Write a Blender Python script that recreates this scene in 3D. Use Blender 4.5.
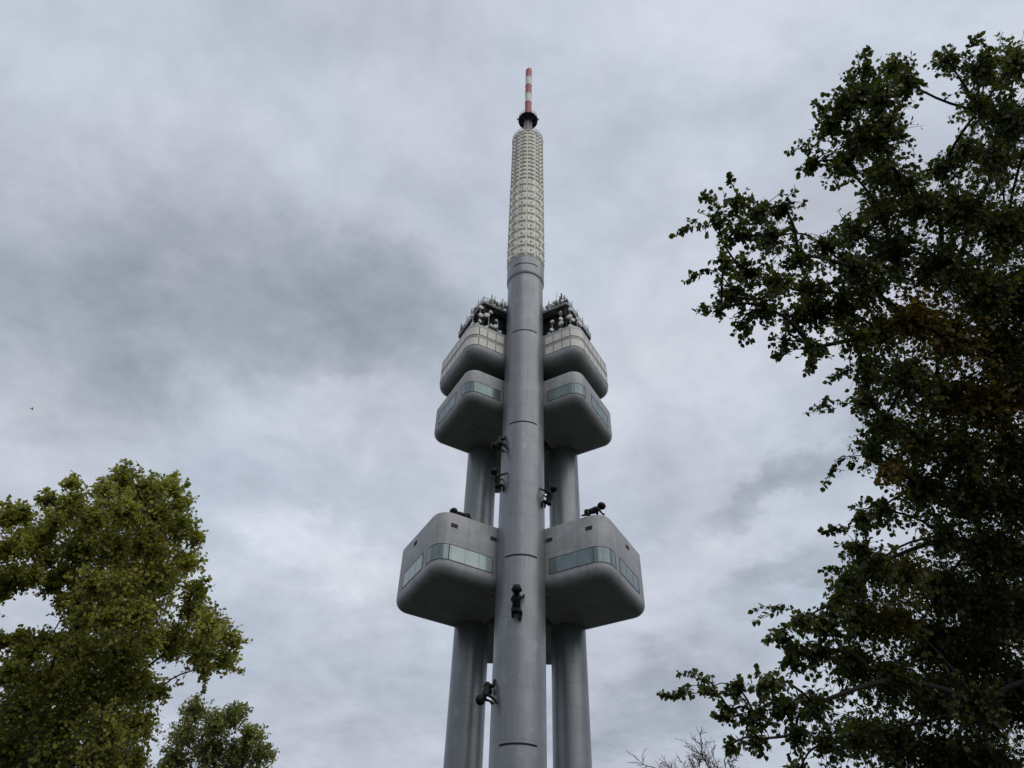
import bpy, bmesh, math, random
import numpy as np
from mathutils import Vector, Matrix, Quaternion

# ---------------------------------------------------------------- camera, sky, sun, exposure
for o in list(bpy.data.objects):
    bpy.data.objects.remove(o, do_unlink=True)
scene = bpy.context.scene
col = scene.collection

cam_data = bpy.data.cameras.new('camera')
cam_data.sensor_width = 36.0
cam_data.lens = 769.0 / 1024.0 * 36.0
cam_data.clip_start = 0.1
cam_data.clip_end = 6000.0
camera = bpy.data.objects.new('camera', cam_data)
col.objects.link(camera)
R_ = Vector((0.99975509, -0.00000696, 0.02213073))
U_ = Vector((-0.01592124, -0.69480399, 0.7190229))
F_ = Vector((-0.01537152, 0.71919915, 0.69463393))
camera.matrix_world = Matrix(((R_.x, U_.x, -F_.x, 0), (R_.y, U_.y, -F_.y, 0), (R_.z, U_.z, -F_.z, 1.6), (0, 0, 0, 1)))
scene.camera = camera

scene.view_settings.view_transform = 'Standard'
scene.view_settings.look = 'None'
scene.view_settings.exposure = 0.0
scene.view_settings.gamma = 1.0
scene.view_settings.use_curve_mapping = False
scene.render.engine = 'CYCLES'

SUN_EL, SUN_AZ = math.radians(52), math.radians(140)      # behind the camera, to the right; azimuth from +Y clockwise
sun_dir = Vector((math.sin(SUN_AZ) * math.cos(SUN_EL), math.cos(SUN_AZ) * math.cos(SUN_EL), math.sin(SUN_EL)))
sd = bpy.data.lights.new('sun', 'SUN')
sd.energy = 1.3
sd.angle = math.radians(75)
sd.color = (1.0, 0.95, 0.88)
sun = bpy.data.objects.new('sun', sd)
col.objects.link(sun)
sun.rotation_euler = (-sun_dir).to_track_quat('-Z', 'Y').to_euler()

world = bpy.data.worlds.new('World')
scene.world = world
world.use_nodes = True


class NT:
    """small helper for node trees"""
    def __init__(self, tree):
        self.t = tree
    def n(self, kind, **kw):
        nd = self.t.nodes.new(kind)
        for k, v in kw.items():
            if k.startswith('i_'):
                nd.inputs[k[2:].replace('_', ' ')].default_value = v
            else:
                setattr(nd, k, v)
        return nd
    def l(self, a, b):
        self.t.links.new(a, b)
    def put(self, sock, v):
        if isinstance(v, bpy.types.NodeSocket):
            self.l(v, sock)
        else:
            sock.default_value = v
    def math(self, op, a, b=None, c=None):
        nd = self.n('ShaderNodeMath', operation=op)
        self.put(nd.inputs[0], a)
        if b is not None: self.put(nd.inputs[1], b)
        if c is not None: self.put(nd.inputs[2], c)
        return nd.outputs[0]
    def vmath(self, op, a, b=None):
        nd = self.n('ShaderNodeVectorMath', operation=op)
        self.put(nd.inputs[0], a)
        if b is not None: self.put(nd.inputs[1], b)
        return nd.outputs['Value'] if op in ('DOT_PRODUCT', 'LENGTH') else nd.outputs[0]
    def scale(self, a, s):
        nd = self.n('ShaderNodeVectorMath', operation='SCALE')
        self.put(nd.inputs[0], a); self.put(nd.inputs['Scale'], s)
        return nd.outputs[0]
    def noise(self, vec, scale, detail=4, rough=0.55, color=False, dist=0.0):
        nd = self.n('ShaderNodeTexNoise')
        if vec is not None: self.l(vec, nd.inputs['Vector'])
        nd.inputs['Scale'].default_value = scale
        nd.inputs['Detail'].default_value = detail
        nd.inputs['Roughness'].default_value = rough
        nd.inputs['Distortion'].default_value = dist
        return nd.outputs['Color'] if color else nd.outputs[0]
    def ramp(self, fac, stops):
        nd = self.n('ShaderNodeValToRGB')
        self.put(nd.inputs[0], fac)
        el = nd.color_ramp.elements
        while len(el) < len(stops): el.new(0.5)
        for e, (p, c) in zip(el, stops):
            e.position = p
            e.color = (*c, 1) if len(c) == 3 else c
        return nd.outputs[0]
    def mix(self, fac, a, b, blend='MIX'):
        nd = self.n('ShaderNodeMix', data_type='RGBA', blend_type=blend)
        self.put(nd.inputs[0], fac)
        for s, v in ((nd.inputs[6], a), (nd.inputs[7], b)):
            if isinstance(v, tuple) and len(v) == 3: v = (*v, 1)
            self.put(s, v)
        return nd.outputs[2]
    def maprange(self, v, a, b, c, d):
        nd = self.n('ShaderNodeMapRange')
        self.put(nd.inputs[0], v)
        for i, x in enumerate((a, b, c, d)): nd.inputs[i + 1].default_value = x
        return nd.outputs[0]


# cloud masses of the overcast: (direction, long axis, short axis, half length, half width, brightness change)
CLOUDS = [((-0.438,0.557,0.705),(0.874,0.455,0.169),(-0.227,0.691,-0.686),0.365,0.116,-0.165),
    ((-0.148,0.634,0.759),(0.964,0.260,-0.046),(-0.227,0.725,-0.650),0.191,0.061,-0.110),
    ((-0.544,0.567,0.619),(0.829,0.494,0.261),(-0.157,0.655,-0.739),0.121,0.091,-0.020),
    ((-0.238,0.454,0.859),(0.955,0.276,0.105),(-0.190,0.845,-0.499),0.232,0.058,0.050),
    ((-0.513,0.476,0.714),(0.848,0.429,0.311),(-0.159,0.766,-0.623),0.071,0.020,0.030),
    ((-0.315,0.683,0.660),(0.913,0.010,0.408),(0.272,0.731,-0.626),0.073,0.042,0.100),
    ((-0.245,0.714,0.656),(0.905,-0.089,0.416),(0.355,0.696,-0.624),0.062,0.031,0.090),
    ((-0.273,0.810,0.518),(0.884,0.417,-0.211),(-0.387,0.401,-0.830),0.102,0.034,0.130),
    ((-0.248,0.832,0.497),(0.972,0.192,0.138),(0.019,0.517,-0.856),0.168,0.072,0.040),
    ((0.222,0.668,0.710),(0.972,-0.171,-0.159),(0.015,0.726,-0.688),0.211,0.149,0.100),
    ((0.209,0.838,0.504),(0.880,-0.394,0.266),(0.422,0.388,-0.820),0.120,0.042,0.090),
    ((0.303,0.766,0.567),(0.734,-0.574,0.363),(0.604,0.306,-0.736),0.142,0.028,-0.170),
    ((0.319,0.826,0.465),(0.813,-0.498,0.301),(0.481,0.282,-0.830),0.079,0.029,-0.140),
    ((0.143,0.925,0.353),(0.972,-0.207,0.114),(0.179,0.327,-0.928),0.135,0.056,-0.130),
    ((-0.213,0.901,0.377),(0.979,0.178,0.097),(0.020,0.390,-0.920),0.193,0.079,-0.060),
    ((0.219,0.352,0.910),(0.973,-0.090,-0.211),(0.008,0.932,-0.363),0.215,0.086,0.130),
    ((0.479,0.306,0.822),(0.873,-0.178,-0.453),(0.008,0.936,-0.353),0.108,0.054,0.050),
    ((-0.469,0.351,0.810),(0.874,0.341,0.347),(-0.155,0.871,-0.467),0.116,0.058,0.015),
    ((-0.102,0.853,0.513),(0.996,0.067,0.063),(0.019,0.517,-0.856),0.062,0.100,0.030)]


def build_world():
    t = world.node_tree
    t.nodes.clear()
    g = NT(t)
    out = g.n('ShaderNodeOutputWorld')
    sky = g.n('ShaderNodeTexSky', sky_type='NISHITA', sun_disc=False)
    sky.sun_elevation = SUN_EL
    sky.sun_rotation = SUN_AZ
    bg_sky = g.n('ShaderNodeBackground')
    bg_sky.inputs['Strength'].default_value = 0.08
    g.l(sky.outputs[0], bg_sky.inputs['Color'])
    tc = g.n('ShaderNodeTexCoord')
    d = tc.outputs['Generated']
    sep = g.n('ShaderNodeSeparateXYZ'); g.l(d, sep.inputs[0])
    zz = g.math('ADD', g.math('MAXIMUM', sep.outputs[2], 0.0), 0.22)
    comb = g.n('ShaderNodeCombineXYZ')
    g.l(g.math('DIVIDE', sep.outputs[0], zz), comb.inputs[0])
    g.l(g.math('DIVIDE', sep.outputs[1], zz), comb.inputs[1])
    plane = comb.outputs[0]                                  # a cloud deck seen in perspective
    warp1 = g.vmath('SUBTRACT', g.noise(plane, 1.6, 5, 0.6, color=True), (0.5, 0.5, 0.5))
    warp2 = g.vmath('SUBTRACT', g.noise(plane, 6.0, 5, 0.65, color=True), (0.5, 0.5, 0.5))
    dw = g.vmath('ADD', d, g.vmath('ADD', g.scale(warp1, 0.22), g.scale(warp2, 0.17)))
    tot = None
    for c, e1, e2, s1, s2, amp in CLOUDS:
        a = g.math('DIVIDE', g.vmath('DOT_PRODUCT', g.vmath('SUBTRACT', dw, c), e1), s1)
        b = g.math('DIVIDE', g.vmath('DOT_PRODUCT', g.vmath('SUBTRACT', dw, c), e2), s2)
        q = g.math('ADD', g.math('MULTIPLY', a, a), g.math('MULTIPLY', b, b))
        r = g.math('MULTIPLY', g.math('EXPONENT', g.math('MULTIPLY', g.math('POWER', q, 1.5), -1.0)), amp)
        tot = r if tot is None else g.math('ADD', tot, r)
    n1 = g.noise(plane, 2.1, 7, 0.62, dist=0.4)
    n2 = g.noise(plane, 7.0, 7, 0.6, dist=0.4)
    n3 = g.noise(plane, 2.6, 4, 0.5)
    v = g.math('ADD', SKY_BASE, tot)
    v = g.math('ADD', v, g.math('MULTIPLY', g.math('SUBTRACT', n1, 0.5), 0.40))
    v = g.math('ADD', v, g.math('MULTIPLY', g.math('SUBTRACT', n2, 0.5), 0.30))
    n4 = g.noise(plane, 17.0, 5, 0.6, dist=0.2)
    v = g.math('ADD', v, g.math('MULTIPLY', g.math('SUBTRACT', n4, 0.5), 0.10))
    v = g.math('MAXIMUM', v, 0.24)
    tint = g.mix(g.maprange(n3, 0.36, 0.64, 0, 1), (0.935, 0.975, 1.12), (0.875, 0.985, 1.15))
    tint = g.mix(g.maprange(v, 0.36, 0.54, 1, 0), tint, (0.875, 0.985, 1.16))
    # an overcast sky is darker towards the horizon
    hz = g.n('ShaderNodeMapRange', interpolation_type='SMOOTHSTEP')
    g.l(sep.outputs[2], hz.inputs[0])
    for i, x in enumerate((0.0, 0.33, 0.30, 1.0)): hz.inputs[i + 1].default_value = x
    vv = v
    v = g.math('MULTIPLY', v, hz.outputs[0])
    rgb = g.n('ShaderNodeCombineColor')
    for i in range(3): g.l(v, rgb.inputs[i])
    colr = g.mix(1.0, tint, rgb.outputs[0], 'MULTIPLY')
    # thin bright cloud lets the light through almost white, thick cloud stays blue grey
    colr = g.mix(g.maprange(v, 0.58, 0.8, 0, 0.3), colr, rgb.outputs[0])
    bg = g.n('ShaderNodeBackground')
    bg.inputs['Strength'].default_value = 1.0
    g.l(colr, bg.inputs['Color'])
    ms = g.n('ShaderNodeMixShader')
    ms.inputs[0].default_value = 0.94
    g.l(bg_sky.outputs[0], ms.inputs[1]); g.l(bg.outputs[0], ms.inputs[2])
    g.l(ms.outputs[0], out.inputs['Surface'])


SKY_BASE = 0.60
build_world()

# ---------------------------------------------------------------- helpers
rnd = random.Random(11)
nrg = np.random.default_rng(4)
PI = math.pi


def new_mat(name):
    m = bpy.data.materials.new(name)
    m.use_nodes = True
    t = m.node_tree
    t.nodes.clear()
    g = NT(t)
    out = g.n('ShaderNodeOutputMaterial')
    p = g.n('ShaderNodeBsdfPrincipled')
    g.l(p.outputs[0], out.inputs['Surface'])
    return m, g, p, out


def bump(g, p, h, strength=0.2, dist=0.05):
    b = g.n('ShaderNodeBump')
    b.inputs['Strength'].default_value = strength
    b.inputs['Distance'].default_value = dist
    g.l(h, b.inputs['Height'])
    g.l(b.outputs[0], p.inputs['Normal'])


def simple(name, c, rough=0.5, metal=0.0, var=0.12, scale=1.5):
    m, g, p, out = new_mat(name)
    tc = g.n('ShaderNodeTexCoord').outputs['Object']
    f = g.noise(tc, scale, 5, 0.6)
    lo = tuple(x * (1 - var) for x in c); hi = tuple(min(1, x * (1 + var)) for x in c)
    g.l(g.ramp(f, [(0.3, lo), (0.7, hi)]), p.inputs['Base Color'])
    p.inputs['Roughness'].default_value = rough
    p.inputs['Metallic'].default_value = metal
    if max(c) < 0.05: p.inputs['Specular IOR Level'].default_value = 0.2
    return m


def tube_paint(name, c):
    """grey painted steel shaft: plates welded in rings, odd repainted plates, rain streaks"""
    m, g, p, out = new_mat(name)
    tc = g.n('ShaderNodeTexCoord').outputs['Object']
    sep = g.n('ShaderNodeSeparateXYZ'); g.l(tc, sep.inputs[0])
    ang = g.math('ARCTAN2', sep.outputs[1], sep.outputs[0])
    cu = g.n('ShaderNodeCombineXYZ')
    g.l(g.math('MULTIPLY', ang, 3.2), cu.inputs[0]); g.l(sep.outputs[2], cu.inputs[1])
    br = g.n('ShaderNodeTexBrick', offset=0.37)
    g.l(cu.outputs[0], br.inputs['Vector'])
    br.inputs['Color1'].default_value = (*[x * 0.92 for x in c], 1)
    br.inputs['Color2'].default_value = (*[x * 1.07 for x in c], 1)
    br.inputs['Mortar'].default_value = (*[x * 0.62 for x in c], 1)
    br.inputs['Scale'].default_value = 1.0
    br.inputs['Mortar Size'].default_value = 0.024
    br.inputs['Mortar Smooth'].default_value = 0.4
    br.inputs['Brick Width'].default_value = 3.3
    br.inputs['Row Height'].default_value = 2.9
    st = g.n('ShaderNodeCombineXYZ')
    g.l(g.math('MULTIPLY', ang, 9.0), st.inputs[0]); g.l(g.math('MULTIPLY', sep.outputs[2], 0.06), st.inputs[1])
    streak = g.noise(st.outputs[0], 1.4, 6, 0.65)
    blot = g.noise(tc, 0.35, 6, 0.62)
    c2 = g.mix(g.maprange(streak, 0.42, 0.72, 0, 0.42), br.outputs[0], tuple(x * 0.6 for x in c))
    c2 = g.mix(g.maprange(blot, 0.48, 0.72, 0, 0.35), c2, tuple(min(1, x * 1.35) for x in c))
    # a few small repainted marks
    cu2 = g.n('ShaderNodeCombineXYZ')
    g.l(g.math('MULTIPLY', ang, 3.2), cu2.inputs[0]); g.l(g.math('MULTIPLY', sep.outputs[2], 0.55), cu2.inputs[1])
    vor = g.n('ShaderNodeTexVoronoi', distance='CHEBYCHEV')
    vor.inputs['Scale'].default_value = 0.6
    oi = g.n('ShaderNodeObjectInfo')
    g.l(g.vmath('ADD', g.vmath('ADD', cu2.outputs[0], g.scale((3.1, 17.3, 5.0), oi.outputs['Random'])), g.scale(g.vmath('SUBTRACT', g.noise(tc, 1.6, 4, 0.6, color=True), (0.5, 0.5, 0.5)), 0.7)), vor.inputs['Vector'])
    cs = g.n('ShaderNodeSeparateColor'); g.l(vor.outputs['Color'], cs.inputs[0])
    mark = g.math('MULTIPLY', g.math('LESS_THAN', vor.outputs['Distance'], g.math('MULTIPLY', cs.outputs[1], 0.24)), g.math('GREATER_THAN', cs.outputs[0], 0.62))
    c2 = g.mix(g.math('MULTIPLY', mark, 0.26), c2, tuple(min(1, x * 1.6) for x in c))
    g.l(c2, p.inputs['Base Color'])
    p.inputs['Roughness'].default_value = 0.36
    p.inputs['Metallic'].default_value = 0.4
    bump(g, p, g.math('ADD', br.outputs['Fac'], g.math('MULTIPLY', blot, -0.6)), 0.25, 0.03)
    return m


def cabin_paint(name, c):
    """weathered grey metal skin with dull patches, run-off and scuffs"""
    m, g, p, out = new_mat(name)
    tc = g.n('ShaderNodeTexCoord').outputs['Object']
    a = g.noise(tc, 0.5, 7, 0.65, dist=0.3)
    b = g.noise(tc, 2.4, 6, 0.7)
    mp = g.n('ShaderNodeMapping'); mp.inputs['Scale'].default_value = (1.6, 1.6, 0.12)
    g.l(tc, mp.inputs[0])
    s = g.noise(mp.outputs[0], 1.1, 6, 0.62)
    colr = g.ramp(a, [(0.3, tuple(x * 0.78 for x in c)), (0.5, c), (0.72, tuple(min(1, x * 1.2) for x in c))])
    colr = g.mix(g.maprange(s, 0.46, 0.72, 0, 0.55), colr, (c[0] * 0.62, c[1] * 0.6, c[2] * 0.56))
    colr = g.mix(g.maprange(b, 0.62, 0.75, 0, 0.35), colr, tuple(min(1, x * 1.45) for x in c))
    g.l(colr, p.inputs['Base Color'])
    p.inputs['Roughness'].default_value = 0.5
    p.inputs['Metallic'].default_value = 0.1
    bump(g, p, g.math('ADD', a, g.math('MULTIPLY', b, 0.3)), 0.12, 0.1)
    return m


def glass_mat(name, c, metal, rough):
    m, g, p, out = new_mat(name)
    tc = g.n('ShaderNodeTexCoord').outputs['Object']
    f = g.noise(tc, 0.6, 3, 0.5)
    g.l(g.ramp(f, [(0.3, tuple(x * 0.85 for x in c)), (0.7, tuple(min(1, x * 1.1) for x in c))]), p.inputs['Base Color'])
    p.inputs['Metallic'].default_value = metal
    p.inputs['Roughness'].default_value = rough
    return m


M = {}
M['tube'] = tube_paint('grey_shaft_paint', (0.212, 0.227, 0.238))
M['cabin'] = cabin_paint('grey_cabin_skin', (0.315, 0.322, 0.328))
M['blind_glass'] = glass_mat('teal_glass_over_blinds', (0.335, 0.41, 0.405), 0.2, 0.15)
M['dark_glass'] = glass_mat('dark_teal_glass', (0.155, 0.205, 0.21), 0.45, 0.14)
M['frame'] = simple('dark_window_frame', (0.06, 0.075, 0.08), 0.45, 0.2)
M['vent'] = simple('dark_vent', (0.045, 0.042, 0.04), 0.7)
M['cream'] = simple('cream_panel', (0.64, 0.63, 0.55), 0.42, var=0.06)
M['radome'] = cabin_paint('cream_radome', (0.69, 0.675, 0.59))
M['panel_gap'] = simple('panel_gap', (0.12, 0.12, 0.115), 0.7)
M['black'] = simple('void_and_louvre_black', (0.014, 0.015, 0.018), 0.7)  # black that stands for the void under the platforms, also used on louvres
M['bounce_cut'] = simple('roof_bounce_cut', (0.045, 0.045, 0.047), 0.9)  # roof sheet kept dark to weaken light bounced onto the cabins above
M['dark'] = simple('dark_steel', (0.03, 0.033, 0.04), 0.6, 0.2)
M['slab'] = simple('grey_concrete_edge', (0.27, 0.27, 0.27), 0.7)
M['steel'] = simple('galvanised_steel', (0.30, 0.31, 0.32), 0.5, 0.4)
M['dark_steel'] = simple('weathered_steel', (0.09, 0.095, 0.10), 0.55, 0.3)
M['dish'] = simple('white_dish', (0.62, 0.62, 0.6), 0.5, var=0.06)
M['dish_yellow'] = simple('yellowed_dish', (0.56, 0.50, 0.32), 0.5, var=0.06)
M['red'] = simple('red_mast_paint', (0.36, 0.022, 0.026), 0.5, var=0.08)
M['white'] = simple('white_mast_paint', (0.62, 0.62, 0.62), 0.5, var=0.06)
M['bronze'] = simple('dark_bronze', (0.009, 0.0088, 0.009), 0.55, 0.15, 0.3, 4.0)


def obj(name, me, mat=None, parent=None, loc=(0, 0, 0), rotz=0.0):
    if isinstance(me, bmesh.types.BMesh):
        bm = me
        me = bpy.data.meshes.new(name)
        bmesh.ops.recalc_face_normals(bm, faces=bm.faces)
        bm.to_mesh(me)
        bm.free()
    if mat is not None:
        for k in (mat if isinstance(mat, (list, tuple)) else [mat]):
            me.materials.append(k)
    o = bpy.data.objects.new(name, me)
    col.objects.link(o)
    o.location = loc
    o.rotation_euler = (0, 0, rotz)
    if parent is not None: o.parent = parent
    return o


def thing(name, label, cat, loc=(0, 0, 0), group=None):
    o = bpy.data.objects.new(name, None)
    o.empty_display_size = 0.5
    col.objects.link(o)
    o.location = loc
    o['label'] = label
    o['category'] = cat
    if group: o['group'] = group
    return o


def smooth(o, angle=35):
    me = o.data
    me.polygons.foreach_set('use_smooth', np.ones(len(me.polygons), dtype=bool))
    me.set_sharp_from_angle(angle=math.radians(angle))


def loops(bm, rings, cap0=True, cap1=True, mi=0):
    """rings of points -> skinned closed surface"""
    V = [[bm.verts.new(p) for p in r] for r in rings]
    n = len(V[0])
    for a, b in zip(V[:-1], V[1:]):
        for i in range(n):
            f = bm.faces.new((a[i], a[(i + 1) % n], b[(i + 1) % n], b[i])); f.material_index = mi
    if cap0: f = bm.faces.new(V[0][::-1]); f.material_index = mi
    if cap1: f = bm.faces.new(V[-1]); f.material_index = mi
    return V


def lathe(bm, prof, n=64, cx=0, cy=0, cap0=True, cap1=True, mi=0):
    loops(bm, [[(cx + r * math.cos(2 * PI * i / n), cy + r * math.sin(2 * PI * i / n), z) for i in range(n)] for r, z in prof], cap0, cap1, mi)


def bar(bm, p, q, r, n=6, r2=None, mi=0):
    p, q = Vector(p), Vector(q)
    d = (q - p)
    if d.length < 1e-6: return
    d.normalize()
    a = d.orthogonal().normalized(); b = d.cross(a)
    r2 = r if r2 is None else r2
    loops(bm, [[p + (a * math.cos(2 * PI * i / n) + b * math.sin(2 * PI * i / n)) * r for i in range(n)],
               [q + (a * math.cos(2 * PI * i / n) + b * math.sin(2 * PI * i / n)) * r2 for i in range(n)]], mi=mi)


def box(bm, c, s, rotz=0.0, mi=0):
    x, y, z = s[0] / 2, s[1] / 2, s[2] / 2
    R = Matrix.Rotation(rotz, 3, 'Z')
    ring = [(-x, -y), (x, -y), (x, y), (-x, y)]
    loops(bm, [[Vector(c) + R @ Vector((a, b, h)) for a, b in ring] for h in (-z, z)], mi=mi)


# ---------------------------------------------------------------- the ground
def build_ground():
    bm = bmesh.new()
    n = 96
    rings = [0.0, 6, 14, 30, 60, 110, 200, 400, 900, 2500]
    c = bm.verts.new((0, 60, 0))
    prev = None
    for r in rings[1:]:
        cur = [bm.verts.new((r * math.cos(2 * PI * i / n), 60 + r * math.sin(2 * PI * i / n), 0)) for i in range(n)]
        for i in range(n):
            if prev is None: bm.faces.new((c, cur[i], cur[(i + 1) % n]))
            else: bm.faces.new((prev[i], cur[i], cur[(i + 1) % n], prev[(i + 1) % n]))
        prev = cur
    m, g, p, out = new_mat('park_grass')
    tc = g.n('ShaderNodeTexCoord').outputs['Object']
    a = g.noise(tc, 0.15, 6, 0.6); b = g.noise(tc, 9.0, 5, 0.7)
    cc = g.ramp(a, [(0.3, (0.013, 0.018, 0.009)), (0.6, (0.018, 0.022, 0.012)), (0.75, (0.026, 0.025, 0.017))])
    cc = g.mix(0.5, cc, g.ramp(b, [(0.3, (0.012, 0.017, 0.007)), (0.7, (0.032, 0.037, 0.019))]))
    g.l(cc, p.inputs['Base Color'])
    p.inputs['Roughness'].default_value = 0.9
    bump(g, p, b, 0.6, 0.05)
    o = obj('ground', bm, m)
    o['kind'] = 'structure'
    # paved square at the foot of the tower
    bm = bmesh.new()
    lathe(bm, [(26, 0.004), (26, 0.12), (25.88, 0.13)], 96)
    m, g, p, out = new_mat('paving')
    tc = g.n('ShaderNodeTexCoord').outputs['Object']
    br = g.n('ShaderNodeTexBrick'); g.l(tc, br.inputs['Vector'])
    br.inputs['Scale'].default_value = 1.2
    br.inputs['Color1'].default_value = (0.034, 0.034, 0.034, 1); br.inputs['Color2'].default_value = (0.044, 0.043, 0.042, 1)
    br.inputs['Mortar'].default_value = (0.03, 0.03, 0.028, 1)
    g.l(br.outputs[0], p.inputs['Base Color']); p.inputs['Roughness'].default_value = 0.8
    o = obj('pavement', bm, m, loc=(0, 97.85, 0))
    o['kind'] = 'structure'


build_ground()

# ---------------------------------------------------------------- the tower
TX, TY = 0.0, 97.85            # centre of the three shafts
tower = thing('television_tower', 'tall grey television tower of three shafts with stacked cabins and a red and white mast', 'tower', (TX, TY, 0))

# shafts
FY = -7.85
bm = bmesh.new()
lathe(bm, [(3.22, 0), (3.2, 60), (3.2, 113.6), (3.42, 113.9), (3.46, 114.4), (3.46, 118.2), (3.3, 118.3), (3.3, 118.9)], 96)
front_shaft = obj('shaft', bm, M['tube'], tower, (0, FY, 0)); smooth(front_shaft)
front_shaft['label'] = 'thick front shaft that carries the mast'
# narrow dark louvres on the front shaft
for z in (31.3, 54.7, 77.6, 98.1, 116.2):
    bm = bmesh.new()
    R0 = 3.2 if z < 110 else 3.46
    A0, A1, N = math.radians(-90 - 40), math.radians(-90 + 40), 24
    V = []
    for i in range(N + 1):
        a = A0 + (A1 - A0) * i / N
        V.append([(rr * math.cos(a), rr * math.sin(a), z + hh) for rr, hh in ((R0 - 0.05, 0), (R0 + 0.025, 0), (R0 + 0.025, 0.24), (R0 - 0.05, 0.24))])
    loops(bm, V)
    s = obj('louvre', bm, M['black'], front_shaft)
for sx in (-1, 1):
    bm = bmesh.new()
    lathe(bm, [(2.45, 0), (2.43, 50), (2.4, 110)], 72)
    sh = obj('shaft', bm, M['tube'], tower, (sx * 6.8, 3.92, 0)); smooth(sh)
    # small wall hatch facing the front shaft
    bm = bmesh.new()
    box(bm, (-sx * 1.75, -1.72, 32.0), (0.35, 0.5, 0.75), sx * 0.8)
    obj('hatch', bm, M['dark'], sh)

# dark landings that tie the shafts together at each cabin level
for z0, z1, r in ((53.2, 60.6, 5.2), (84.6, 89.4, 5.2), (89.9, 107.0, 6.2)):
    bm = bmesh.new()
    lathe(bm, [(r - 0.3, z0), (r, z0 + 0.3), (r, z1 - 0.3), (r - 0.3, z1)], 48)
    o = obj('landing_core', bm, M['dark'] if z0 > 80 else M['cabin'], tower); smooth(o)


class Outline:
    """plan of a cabin: rounded rectangle u0..u1 by -w2..w1 (front face at +w1), walked front face -> outer face -> back face"""
    def __init__(s, u0, u1, w1, w2, rv, mirror):
        s.u0, s.u1, s.w1, s.w2, s.rv, s.m = u0, u1, w1, w2, rv, mirror
        s.ri = 0.15
        s.Lf = u1 - rv - u0; s.La = PI / 2 * rv; s.Lo = w1 + w2 - 2 * rv
    def at(s, d, off=0.0):
        """point at arc length d from the inner end of the front face"""
        if d <= s.Lf: x, y, nx, ny = s.u0 + d, s.w1, 0, 1
        elif d <= s.Lf + s.La:
            a = PI / 2 - (d - s.Lf) / s.rv
            x, y, nx, ny = s.u1 - s.rv + s.rv * math.cos(a), s.w1 - s.rv + s.rv * math.sin(a), math.cos(a), math.sin(a)
        elif d <= s.Lf + s.La + s.Lo: x, y, nx, ny = s.u1, s.w1 - s.rv - (d - s.Lf - s.La), 1, 0
        elif d <= s.Lf + 2 * s.La + s.Lo:
            a = -(d - s.Lf - s.La - s.Lo) / s.rv
            x, y, nx, ny = s.u1 - s.rv + s.rv * math.cos(a), -s.w2 + s.rv + s.rv * math.sin(a), math.cos(a), math.sin(a)
        else: x, y, nx, ny = s.u1 - s.rv - (d - s.Lf - 2 * s.La - s.Lo), -s.w2, 0, -1
        x += nx * off; y += ny * off
        return x, (-y if s.m else y)
    def s_front(s, u): return u - s.u0
    def s_outer(s, t): return s.Lf + s.La + (s.w1 - s.rv - t)
    def ring(s, ins, z, k=10):
        pts = []
        for cx, cy, a0, r in ((s.u1 - s.rv, s.w1 - s.rv, PI / 2, s.rv), (s.u1 - s.rv, -s.w2 + s.rv, 0, s.rv),
                              (s.u0 + s.ri, -s.w2 + s.ri, -PI / 2, s.ri), (s.u0 + s.ri, s.w1 - s.ri, -PI, s.ri)):
            if ins > r - 0.05:        # tight corners shrink to a near point and move inward
                e = ins - (r - 0.05); q = 0.05
                cx += (-e if cx > s.u0 + s.ri else -0.08); cy += (-e if cy > 0 else e)
            else: q = r - ins
            for i in range(k + 1):
                a = a0 - PI / 2 * i / k
                pts.append((cx + q * math.cos(a), cy + q * math.sin(a), z))
        return [(x, -y if s.m else y, z) for x, y, z in pts]


def strip(bm, ol, s0, s1, z0, z1, off, thick, mi=0, step=0.25):
    n = max(2, int(abs(s1 - s0) / step) + 1)
    V = []
    for i in range(n):
        d = s0 + (s1 - s0) * i / (n - 1)
        xo, yo = ol.at(d, off); xi, yi = ol.at(d, off - thick)
        V.append([(xi, yi, z0), (xo, yo, z0), (xo, yo, z1), (xi, yi, z1)])
    loops(bm, V, mi=mi)


def window(ol, parent, s0, s1, z0, z1, mull, glass, name='window'):
    """glazed band that follows the wall, with a dark frame and thin joints"""
    bm = bmesh.new()
    strip(bm, ol, s0, s1, z0, z1, 0.03, 0.12, 0)
    e = 0.07
    strip(bm, ol, s0 - e, s1 + e, z1, z1 + e, 0.06, 0.2, 1)
    strip(bm, ol, s0 - e, s1 + e, z0 - e, z0, 0.06, 0.2, 1)
    strip(bm, ol, s0 - e, s0, z0, z1, 0.06, 0.2, 1)
    strip(bm, ol, s1, s1 + e, z0, z1, 0.06, 0.2, 1)
    for d in mull:
        strip(bm, ol, d - 0.013, d + 0.013, z0, z1, 0.045, 0.1, 1)
    o = obj(name, bm, [glass, M['frame']], parent); smooth(o, 30)
    return o


def cabin_shell(ol, parent, z0, z1, rb, rotz, label=None):
    bm = bmesh.new()
    rings = [ol.ring(0.16, z1), ol.ring(0.045, z1 - 0.05), ol.ring(0, z1 - 0.16), ol.ring(0, (z0 + rb + z1) / 2)]
    for k in range(11):
        a = PI / 2 * k / 10
        rings.append(ol.ring(rb * (1 - math.cos(a)), z0 + rb - rb * math.sin(a)))
    loops(bm, rings)
    o = obj('cabin', bm, M['cabin'], parent, (0, 0, 0), rotz); smooth(o, 40)
    if label: o['label'] = label
    bm = bmesh.new()                                  # unseen dark sheet on the roof, added to cut bounce onto undersides
    loops(bm, [ol.ring(0.45, z1 + 0.003), ol.ring(0.45, z1 + 0.02)])
    obj('roof', bm, M['bounce_cut'], o)
    return o


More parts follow.
